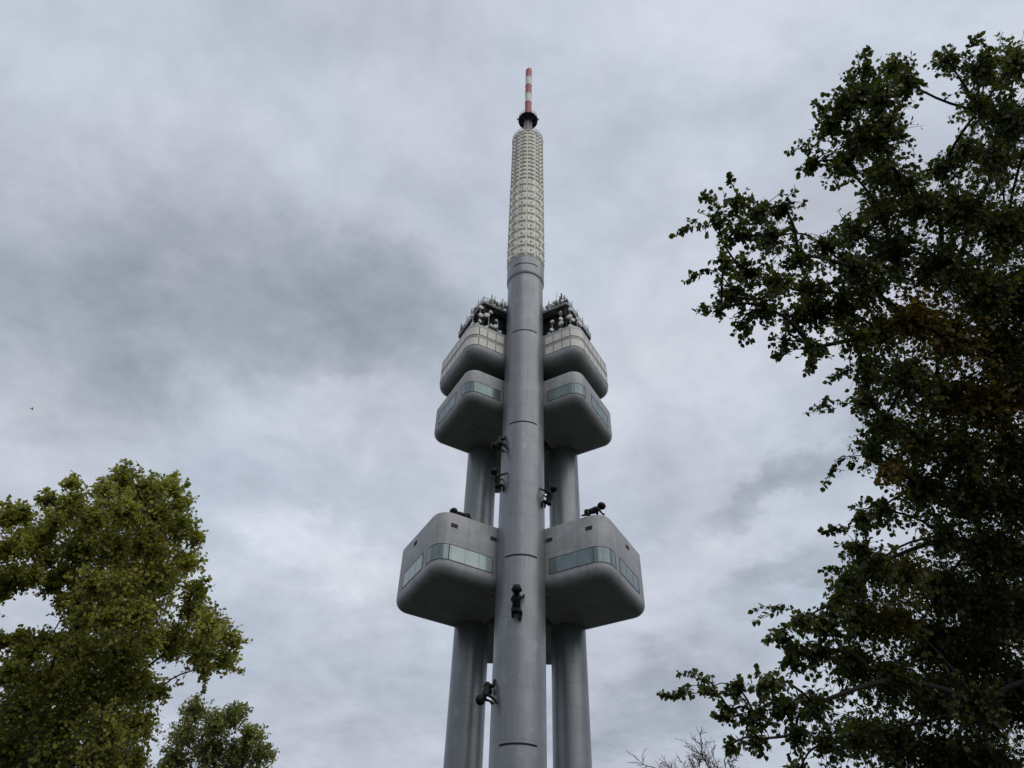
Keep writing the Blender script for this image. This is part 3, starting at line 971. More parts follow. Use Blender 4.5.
def make_tree(name, label, base, trunk_pts, trunk_r, clusters, sprays, leaf, leafm, barkm, per_area, droop=0.35, wild=0.8, width=0.36, twig_r=0.006):
    """trunk and limbs grown towards the crown's clumps; twigs in each clump; leaves along the twigs"""
    base = np.array(base)
    root = thing(name, label, 'tree', tuple(base))
    T = np.array(trunk_pts, float)
    segs = [(T - base, np.linspace(trunk_r, trunk_r * 0.25, len(T)) * np.r_[1.25, np.ones(len(T) - 1)])]
    # dense trunk nodes
    nodes, cost, par = [], [], []
    for i in range(len(T) - 1):
        for f in np.linspace(0, 1, 6, endpoint=False):
            nodes.append(T[i] + (T[i + 1] - T[i]) * f); cost.append(0.0); par.append(-1)
    nt = len(nodes)
    C = np.array([c[:3] for c in clusters])
    d0 = np.array([min(np.linalg.norm(np.array(nodes) - c, axis=1)) for c in C])
    order = np.argsort(d0)
    idx = {}
    for i in order:
        N = np.array(nodes); dd = np.linalg.norm(N - C[i], axis=1)
        up = np.maximum(0, N[:, 2] - C[i][2]) * 0.35
        k = int(np.argmin(dd + np.array(cost) * 0.45 + up))
        nodes.append(C[i]); cost.append(cost[k] + dd[k]); par.append(k); idx[i] = len(nodes) - 1
    weight = np.zeros(len(nodes))
    for i in range(len(nodes) - 1, nt - 1, -1):
        weight[i] += 1
        if par[i] >= 0: weight[par[i]] += weight[i]
    rad = lambda w_: trunk_r * 0.028 * (w_ ** 0.52) + twig_r
    for i in range(nt, len(nodes)):
        r0 = min(rad(weight[i]) * 1.15, trunk_r * 0.6); r1 = rad(weight[i]) * 0.75
        pts = curve(nodes[par[i]], nodes[i], 0.07)
        segs.append((pts - base, np.linspace(r0, r1, len(pts))))
    tw, LP, LA, LN, LS, LT, LAu = [], [], [], [], [], [], []
    def twig(p, q, nl, tint, au, spread, r=twig_r):
        pts = curve(p, q, 0.10, 5)
        L = np.linalg.norm(q - p)
        tw.append((pts - base, np.linspace(r, r * 0.35, len(pts))))
        dirv = unit(q - p)
        t = nrg.uniform(0.12, 1.02, nl)
        for tt in t:
            k = min(int(tt * 4), 3); f = tt * 4 - k
            pp = pts[k] + (pts[k + 1] - pts[k]) * f
            sidev = unit(np.cross(dirv, nrg.normal(size=3)))
            ax = unit(dirv * nrg.uniform(0.1, 0.9) + sidev * 0.9 + np.array([0, 0, -droop]) + nrg.normal(size=3) * 0.25)
            nm = unit(np.array([0, 0, 1.0]) + nrg.normal(size=3) * wild)
            LP.append(pp + sidev * nrg.uniform(0, spread) - base); LA.append(ax); LN.append(nm)
            LS.append(leaf * (0.55 + 0.6 * nrg.random())); LT.append(np.clip(tint + nrg.normal() * 0.28, 0, 1)); LAu.append(np.clip(au * nrg.uniform(0.2, 1.3), 0, 1))
    for i, (x, y, z, r, dens, au) in enumerate(clusters):
        c = np.array([x, y, z])
        out_dir = unit(c - nodes[par[idx[i]]])
        n = max(14, int(per_area * PI * r * r * dens / (leaf * leaf)))
        pa, L = nodes[par[idx[i]]], np.linalg.norm(c - nodes[par[idx[i]]])
        for k in range(int(L / leaf * 0.45)):                      # short leafy shoots along the limb itself
            m = pa + (c - pa) * nrg.uniform(0.15, 1.0)
            twig(m, m + unit(nrg.normal(size=3) + out_dir * 0.5) * leaf * nrg.uniform(1.2, 3.0), 4, 0.45, au, leaf * 0.2)
        ntw = max(5, n // 8)
        tint = np.clip(0.45 + nrg.normal() * 0.18, 0.05, 0.95)
        for k in range(ntw):
            s = unit(nrg.normal(size=3) + out_dir * 0.35)
            p = c + unit(nrg.normal(size=3)) * r * 0.35 * nrg.random()
            q = c + s * r * (0.45 + 0.9 * nrg.random() ** 1.3) + np.array([0, 0, -0.12 * r * droop * 3])
            twig(p, q, max(3, int(n / ntw)), tint, au, leaf * 0.25)
    for s in sprays:
        p, q = np.array(s[:3]), np.array(s[3:6])
        L = np.linalg.norm(q - p)
        near = min(C, key=lambda c: np.linalg.norm(c - p))
        if np.linalg.norm(near - p) > 0.02:
            pts = curve(near, p, 0.05, 4); tw.append((pts - base, np.linspace(twig_r * 1.6, twig_r, 4)))
        twig(p, q, max(9, int(L / leaf * 5.5)), 0.5, 0, leaf * 0.2)
        for k in range(2):
            f = nrg.uniform(0.2, 0.7); m = p + (q - p) * f
            twig(m, m + (q - p) * 0.35 + nrg.normal(size=3) * L * 0.16, max(5, int(L / leaf * 2.0)), 0.5, 0, leaf * 0.2)
    tk = obj('trunk', tubes_mesh(name + '_trunk', segs, 8), barkm, root)
    crown = obj('crown', leaves_mesh(name + '_leaves', np.array(LP), np.array(LA), np.array(LN), np.array(LS), np.array(LT), np.array(LAu), width), leafm, root)
    obj('twigs', tubes_mesh(name + '_twigs', tw, 4), barkm, tk)
    print(name, 'leaves', len(LP))
    return root


RIGHT = [(4.03,4.04,10.82,0.17,0.75,0),(4.68,4.63,12.14,0.19,0.75,0),(3.96,4.24,10.59,0.29,0.75,0),(4.71,4.97,12.26,0.34,0.75,0),(3.65,4.21,10.22,0.26,1,0),(4.06,4.13,10.21,0.3,0.75,0),(4.64,4.74,11.44,0.34,0.75,0),(4.82,4.42,11.33,0.26,0.75,0),(5.26,4.78,12.19,0.28,0.75,0),(4.53,4.15,11.19,0.2,0.75,0),(4.81,4.39,11.73,0.21,0.75,0),(3.62,4.44,10.21,0.28,1,0),(3.83,4.46,9.92,0.33,0.75,0),(4.27,4.91,10.75,0.36,0.75,0),(4.06,4.33,9.76,0.29,0.75,0),(4.8,5.12,11.29,0.35,0.75,0),(3.35,4.65,9.77,0.17,1,0),(3.63,4.55,9.58,0.25,0.75,0),(4.09,5.22,10.62,0.28,0.75,0),(4.42,5.03,10.18,0.32,0.75,0),(4.84,5.53,11.11,0.36,0.75,0),(4.64,5.05,9.96,0.29,0.75,0),(5.09,5.6,10.83,0.32,0.75,0),(5.36,4.2,11.48,0.22,0.75,0),(5.92,4.67,12.54,0.24,0.75,0),(5.6,4.13,11.11,0.32,0.75,0),(6.62,4.87,12.8,0.38,0.75,0),(6.07,4.14,11.26,0.37,0.75,0),(6.62,4.51,12.12,0.41,0.75,0),(5.68,4.59,10.96,0.3,0.75,0),(6.3,5.06,11.92,0.33,0.75,0),(5.85,4.52,10.59,0.43,0.75,0),(6.66,5.1,11.76,0.48,0.75,0),(5.41,4.84,10.45,0.25,0.75,0),(6.05,5.42,11.48,0.28,0.75,0),(6.32,5.38,11.1,0.47,0.75,0),(6.83,5.83,11.86,0.51,0.75,0),(5.4,5.2,10.64,0.26,0.75,0),(5.57,5.4,10.96,0.27,0.75,0),(5.07,5.47,10.16,0.42,0.75,0),(5.65,6.13,11.19,0.47,0.75,0),(5.35,5.32,9.78,0.47,0.75,0),(5.96,5.9,10.64,0.52,0.75,0),(5.97,5.55,9.75,0.56,0.75,0),(6.7,6.24,10.75,0.63,0.75,0),(4.54,5.55,10.12,0.33,0.75,0),(4.73,5.83,10.57,0.35,0.75,0),(3.96,5.41,9.49,0.28,0.75,0),(4.17,5.78,10.01,0.3,0.75,0),(4.56,5.74,9.51,0.43,0.75,0),(4.79,6.02,9.98,0.46,0.75,0),(4.96,5.62,9.05,0.48,0.75,0),(5.45,6.23,9.85,0.53,0.75,0),(5.4,5.75,8.77,0.53,0.75,0),(6.23,6.62,9.96,0.61,0.75,0),(6.03,6.04,9.02,0.55,0.75,0),(6.28,6.24,9.21,0.57,0.75,0),(3.64,5.27,8.58,0.31,0.75,0),(3.78,5.49,8.94,0.33,0.75,0),(3.53,5.41,9.15,0.21,1,0),(2.42,4.89,9.23,0.23,0.85,0),(2.6,4.87,9.04,0.27,0.85,0),(2.84,4.75,8.98,0.2,0.85,0),(2.2,5.09,9.16,0.21,0.85,0),(2.35,4.92,8.66,0.26,0.85,0),(2.97,5.52,9.45,0.32,0.85,0),(2.95,5.04,8.46,0.26,0.85,0),(2.03,4.8,8.02,0.18,0.85,0),(2.61,5.58,8.89,0.28,0.85,0),(2.93,5.58,8.71,0.3,0.85,0),(3.48,5.89,8.97,0.33,1,0),(2.38,5.54,8.36,0.25,0.85,0),(2.63,5.53,8.17,0.27,0.85,0),(2.16,5.5,8.11,0.14,0.85,0),(3.19,5.93,8.48,0.28,0.85,0),(3.49,5.95,8.61,0.31,1,0),(2.46,5.82,8.25,0.15,0.85,0),(3,6.03,8.19,0.18,0.85,0),(3.18,5.81,7.83,0.2,1,0),(3.71,5.83,8.5,0.31,0.75,0),(4.05,6.32,9.04,0.34,0.75,0),(4.11,5.79,8.89,0.36,0.75,0),(4.32,6.09,9.21,0.37,0.75,0),(3.66,5.75,7.93,0.24,0.75,0),(4.17,6.48,8.76,0.27,0.75,0),(4.16,6.04,8.37,0.35,0.75,0),(4.7,6.79,9.22,0.39,0.75,0),(4.54,5.93,8.45,0.44,0.75,0.69),(5.02,6.54,9.13,0.49,0.75,0.69),(4.95,6.08,8.26,0.49,0.75,0.47),(5.68,6.85,9.19,0.55,0.75,0.47),(6.12,6.79,8.91,0.58,0.75,0.19),(6.21,6.91,9.04,0.59,0.75,0.19),(3.93,6.2,7.86,0.27,0.75,0),(4.4,6.88,8.59,0.3,0.75,0),(4.06,5.84,7.4,0.4,0.75,0),(4.85,6.99,8.57,0.48,0.75,0),(5.25,6.91,8.23,0.52,0.75,0.41),(5.44,7.16,8.42,0.54,0.75,0.41),(5.51,6.69,7.81,0.53,0.75,0.54),(6.03,7.22,8.34,0.57,0.75,0.54),(5.94,6.48,8.05,0.47,0.75,0),(6.91,7.54,9.08,0.55,0.75,0),(4.25,7.03,8.16,0.22,0.75,0),(4.13,6.89,8.02,0.22,0.75,0),(4.04,6.55,7.36,0.29,0.75,0),(4.15,6.76,7.5,0.3,0.75,0),(4.88,7.26,7.76,0.47,0.75,0),(5.48,8.15,8.52,0.52,0.75,0),(5.05,6.87,7.25,0.48,0.75,0),(5.66,7.73,7.93,0.54,0.75,0),(5.82,7.15,7.51,0.5,0.75,0),(6.46,7.92,8.1,0.55,0.75,0),(4.23,7.24,7.54,0.22,0.75,0),(4.51,7.79,8.04,0.23,0.75,0),(4.26,7.01,7.14,0.25,0.75,0.68),(4.55,7.5,7.5,0.27,0.75,0.68),(4.73,7.38,7.13,0.41,0.75,0),(5.12,7.98,7.56,0.45,0.75,0),(5.35,7.59,7.11,0.48,0.75,0),(6.01,8.48,7.79,0.54,0.75,0),(5.82,7.51,7,0.49,0.75,0),(6.45,8.37,7.71,0.56,0.75,0),(4.23,7.51,6.89,0.21,0.75,0),(4.71,8.35,7.52,0.24,0.75,0),(3.69,6.98,6.4,0.18,0.75,0),(4.38,8.32,7.3,0.22,0.75,0),(4,7.89,6.63,0.21,0.75,0),(4.13,8.18,6.75,0.22,0.75,0),(5.01,7.77,6.69,0.33,0.75,0),(5.71,8.84,7.45,0.38,0.75,0),(5.69,8.13,6.8,0.49,0.75,0),(6.09,8.81,7.19,0.53,0.75,0),(5.81,7.78,6.5,0.46,0.75,0),(6.3,8.44,6.88,0.5,0.75,0),(4.15,7.98,6.43,0.31,0.75,0),(4.45,8.57,6.75,0.33,0.75,0),(5.03,9.7,7.47,0.37,0.75,0),(3.72,7.81,6.08,0.25,0.75,0),(4.04,8.57,6.52,0.27,0.75,0),(4.61,9.67,7.23,0.31,0.75,0),(3.52,7.85,5.88,0.21,1,0),(4.23,7.48,6.05,0.31,0.75,0.24),(4.99,8.93,6.93,0.37,0.75,0.24),(5.58,10.02,7.56,0.41,0.75,0.24),(5.18,8.5,6.48,0.47,0.75,0),(5.53,8.98,6.76,0.49,0.75,0),(6.16,9.98,7.32,0.55,0.75,0),(5.9,8.86,6.53,0.5,0.75,0),(6.4,9.55,6.89,0.54,0.75,0),(6.88,10.36,7.33,0.59,0.75,0),(5.84,8.22,6.02,0.46,0.75,0),(6.54,9.25,6.51,0.52,0.75,0),(7.03,9.95,6.91,0.56,0.75,0),(3.09,7.79,5.65,0.21,1,0),(3.44,8.11,5.76,0.29,1,0),(4,8.38,6,0.35,0.75,0),(4.02,8.51,6.04,0.36,0.75,0),(4.82,10.11,6.9,0.42,0.75,0),(4.28,8.19,5.82,0.36,0.75,0.32),(4.85,9.35,6.4,0.42,0.75,0.32),(5.31,10.23,6.83,0.45,0.75,0.32),(5.03,8.85,5.92,0.46,0.75,0),(5.1,9.06,6.04,0.47,0.75,0),(6.14,10.72,6.85,0.56,0.75,0),(5.68,9.15,5.96,0.5,0.75,0),(6.18,9.94,6.38,0.54,0.75,0),(6.59,10.49,6.71,0.57,0.75,0),(2.92,8.08,5.57,0.19,1.25,0),(3.06,8.3,5.46,0.22,1.25,0),(3.41,8.43,5.56,0.32,1,0),(3.89,8.58,5.53,0.34,0.75,0),(3.93,8.88,5.58,0.35,0.75,0),(4.57,10.18,6.25,0.41,0.75,0),(4.17,8.51,5.29,0.38,0.75,0),(4.81,9.79,5.88,0.44,0.75,0),(5.13,10.35,6.09,0.46,0.75,0),(5.26,9.57,5.56,0.47,0.75,0),(5.73,10.52,5.99,0.52,0.75,0),(6.23,11.36,6.33,0.56,0.75,0),(5.14,8.64,5.08,0.47,0.75,0),(6.21,10.35,5.8,0.56,0.75,0),(6.34,10.55,5.84,0.57,0.75,0),(6.42,9.81,5.78,0.54,0.75,0),(6.42,9.79,5.72,0.54,0.75,0),(7.09,10.82,6.2,0.59,0.75,0),(2.05,8.18,5.01,0.13,1.25,0),(2.46,8.61,5.21,0.19,1.25,0),(2.37,7.28,4.67,0.19,1.25,0),(2.32,8.59,4.93,0.14,1.25,0),(2.59,8.59,4.91,0.21,1.25,0),(2.94,8.59,4.99,0.26,1.25,0),(3.12,8.15,4.87,0.27,1,0),(2.25,8.4,4.54,0.12,1.25,0),(2.54,8.45,4.61,0.14,1.25,0),(2.95,8.41,4.66,0.18,1.25,0),(3.58,9.3,4.88,0.3,1,0),(4.05,9.44,5.03,0.38,0.75,0),(4.29,9.94,5.24,0.4,0.75,0),(4.78,11.06,5.63,0.44,0.75,0),(4.79,10.12,5.16,0.45,0.75,0),(4.8,10.12,5.19,0.45,0.75,0),(5.25,11.05,5.51,0.5,0.75,0),(5.3,10.01,5,0.47,0.75,0),(5.76,10.98,5.28,0.51,0.75,0),(6.61,12.54,5.8,0.58,0.75,0),(5.66,9.91,4.86,0.51,0.75,0),(6.07,10.51,5.08,0.54,0.75,0),(7.05,12.13,5.59,0.62,0.75,0),(3.31,9.55,4.7,0.14,1,0),(10.43,8.85,8,0.5,0.45,0),(10.15,6.1,8.09,0.5,0.45,0),(7.78,5.25,10.23,0.5,0.45,0),(9.19,9.37,4.67,0.5,0.45,0),(8.52,7.94,9.43,0.5,0.45,0),(8.62,8.15,6.75,0.5,0.45,0),(9.06,8.81,6.27,0.5,0.45,0),(9.37,10.09,5.03,0.5,0.45,0),(8.34,4.8,10.07,0.5,0.45,0),(6.15,3.96,10.1,0.5,0.45,0),(11.49,10.66,5.52,0.5,0.45,0),(10.13,5.32,9.97,0.5,0.45,0),(9.87,11.59,4.33,0.5,0.45,0),(6.38,3.8,10.05,0.5,0.45,0),(9.4,10.48,3.7,0.5,0.45,0),(11.76,4.89,12.62,0.5,0.45,0),(10.16,8.09,7.67,0.5,0.45,0),(7.5,11.24,3.44,0.5,0.45,0),(8.45,10.98,5.09,0.5,0.45,0),(8.25,7.9,6.19,0.5,0.45,0),(8.04,13.3,3.23,0.5,0.45,0),(9.03,8.17,6.48,0.5,0.45,0),(6.53,7.72,5.89,0.5,0.45,0),(7.25,7.21,9,0.5,0.45,0),(10.6,7.49,7.54,0.5,0.45,0),(11.3,6.59,9.27,0.5,0.45,0),(7.98,3.9,10.31,0.5,0.45,0),(6.8,10.51,4.66,0.5,0.45,0),(10.11,7.9,7.94,0.5,0.45,0),(9.61,6.54,7.59,0.5,0.45,0),(10.03,4.34,11.72,0.5,0.45,0),(9.28,8.29,8.56,0.5,0.45,0),(11.92,13.45,3.51,0.5,0.45,0),(10.48,11.71,3.52,0.5,0.45,0),(8.35,4.24,11.51,0.5,0.45,0),(6.98,5.75,9.74,0.5,0.45,0),(8.83,10.54,5.04,0.5,0.45,0),(10.86,4.55,12.44,0.5,0.45,0),(9.93,3.98,11.36,0.5,0.45,0),(10.8,5.75,11.57,0.5,0.45,0),(11.98,11.23,5.1,0.5,0.45,0),(12.22,13.89,3.85,0.5,0.45,0),(7.46,8.43,5.55,0.5,0.45,0),(10.4,4.26,10.79,0.5,0.45,0),(9.34,5.84,9.73,0.5,0.45,0),(8.68,9.87,5.98,0.5,0.45,0),(11.6,10.07,6.74,0.5,0.45,0),(7.98,11.16,6.38,0.5,0.45,0),(8.33,11.78,5.18,0.5,0.45,0),(6.94,8.82,6.1,0.5,0.45,0),(8.98,12.92,3.06,0.5,0.45,0),(8.93,10.57,4.69,0.5,0.45,0),(6.85,11.2,2.97,0.5,0.45,0),(11.14,12.37,3.22,0.5,0.45,0),(7.62,8.15,7.85,0.5,0.45,0),(9.87,11.68,2.91,0.5,0.45,0),(6.1,10.59,2.87,0.5,0.45,0),(12.96,13.24,4.29,0.5,0.45,0),(9.05,5.97,10.38,0.5,0.45,0),(8.15,9.21,5.19,0.5,0.45,0),(9.49,12.28,3.82,0.5,0.45,0),(10.04,9.34,4.85,0.5,0.45,0),(8.58,4.9,9.13,0.5,0.45,0),(8.33,3.56,10.42,0.5,0.45,0),(9.17,5.91,10.74,0.5,0.45,0),(8.34,6.25,9.87,0.5,0.45,0),(10.42,12.5,4.65,0.5,0.45,0),(9.68,4.33,9.68,0.5,0.45,0),(8.99,6.47,7.43,0.5,0.45,0),(8.56,6.22,8.4,0.5,0.45,0),(5.71,10.75,3.48,0.45,0.5,0),(6.53,11.57,4.54,0.45,0.5,0),(4.91,10.18,3.77,0.45,0.5,0),(5.82,11.4,4.38,0.45,0.5,0),(4.5,10.84,3.79,0.45,0.5,0),(6.79,11.4,3.74,0.45,0.5,0),(4.72,10.74,4.51,0.45,0.5,0),(6.59,10.28,4.47,0.45,0.5,0),(5.36,10.67,4.66,0.45,0.5,0),(5.88,11.81,4.1,0.45,0.5,0),(6.51,11.77,4.56,0.45,0.5,0),(6.17,10.35,3.49,0.45,0.5,0),(5.64,9.86,4.48,0.45,0.5,0),(5.75,11.68,4.11,0.45,0.5,0),(5.68,11.11,3.68,0.45,0.5,0),(6.74,11.54,4.61,0.45,0.5,0),(7.16,12.76,3.52,0.45,0.5,0),(6.92,11.73,4.46,0.45,0.5,0)]
RIGHT_SPRAYS = [(4.12,4.11,11.02,4.05,3.84,11.02),(3.87,4.51,10.52,3.4,4.27,10.53),(3.46,4.49,9.71,3,4.54,9.75),(3.45,4.65,9.7,3.2,4.81,9.77),(5.37,4.04,11.18,5.47,3.78,11.3),(2.39,4.81,9.41,2.35,4.65,9.51),(2.28,5.06,9.47,2.08,5.06,9.69),(2.13,5.09,9.11,1.75,5.12,9.01),(2.12,5.3,8.54,1.8,5.45,8.52),(2.02,5.41,8.01,1.83,5.4,7.9),(2.53,5.75,8.14,2.45,5.94,8.05),(2.86,5.82,7.81,2.76,5.85,7.73),(3.08,5.64,7.55,3.06,5.87,7.49),(3.63,6.04,7.74,3.3,6.05,7.52),(3.6,6.17,7.32,3.18,6.15,7.21),(3.94,7,7.3,3.58,7.29,7.09),(3.61,7.04,6.36,3.31,7.25,6.41),(3.79,7.97,6.17,3.5,7.76,6.23),(2.91,7.41,5.49,2.44,7.46,5.57),(2.89,7.97,5.48,2.65,7.95,5.47),(2.12,8.26,5.06,1.55,8.43,5.06),(2.22,8.64,5.25,1.82,8.63,5.37),(2.31,8.6,4.85,2.13,8.58,4.9),(2.47,8.96,4.72,2.3,8.86,4.59),(2.77,9.12,4.78,2.7,9.17,4.68),(3.14,9.08,4.61,3.04,9.23,4.47)]
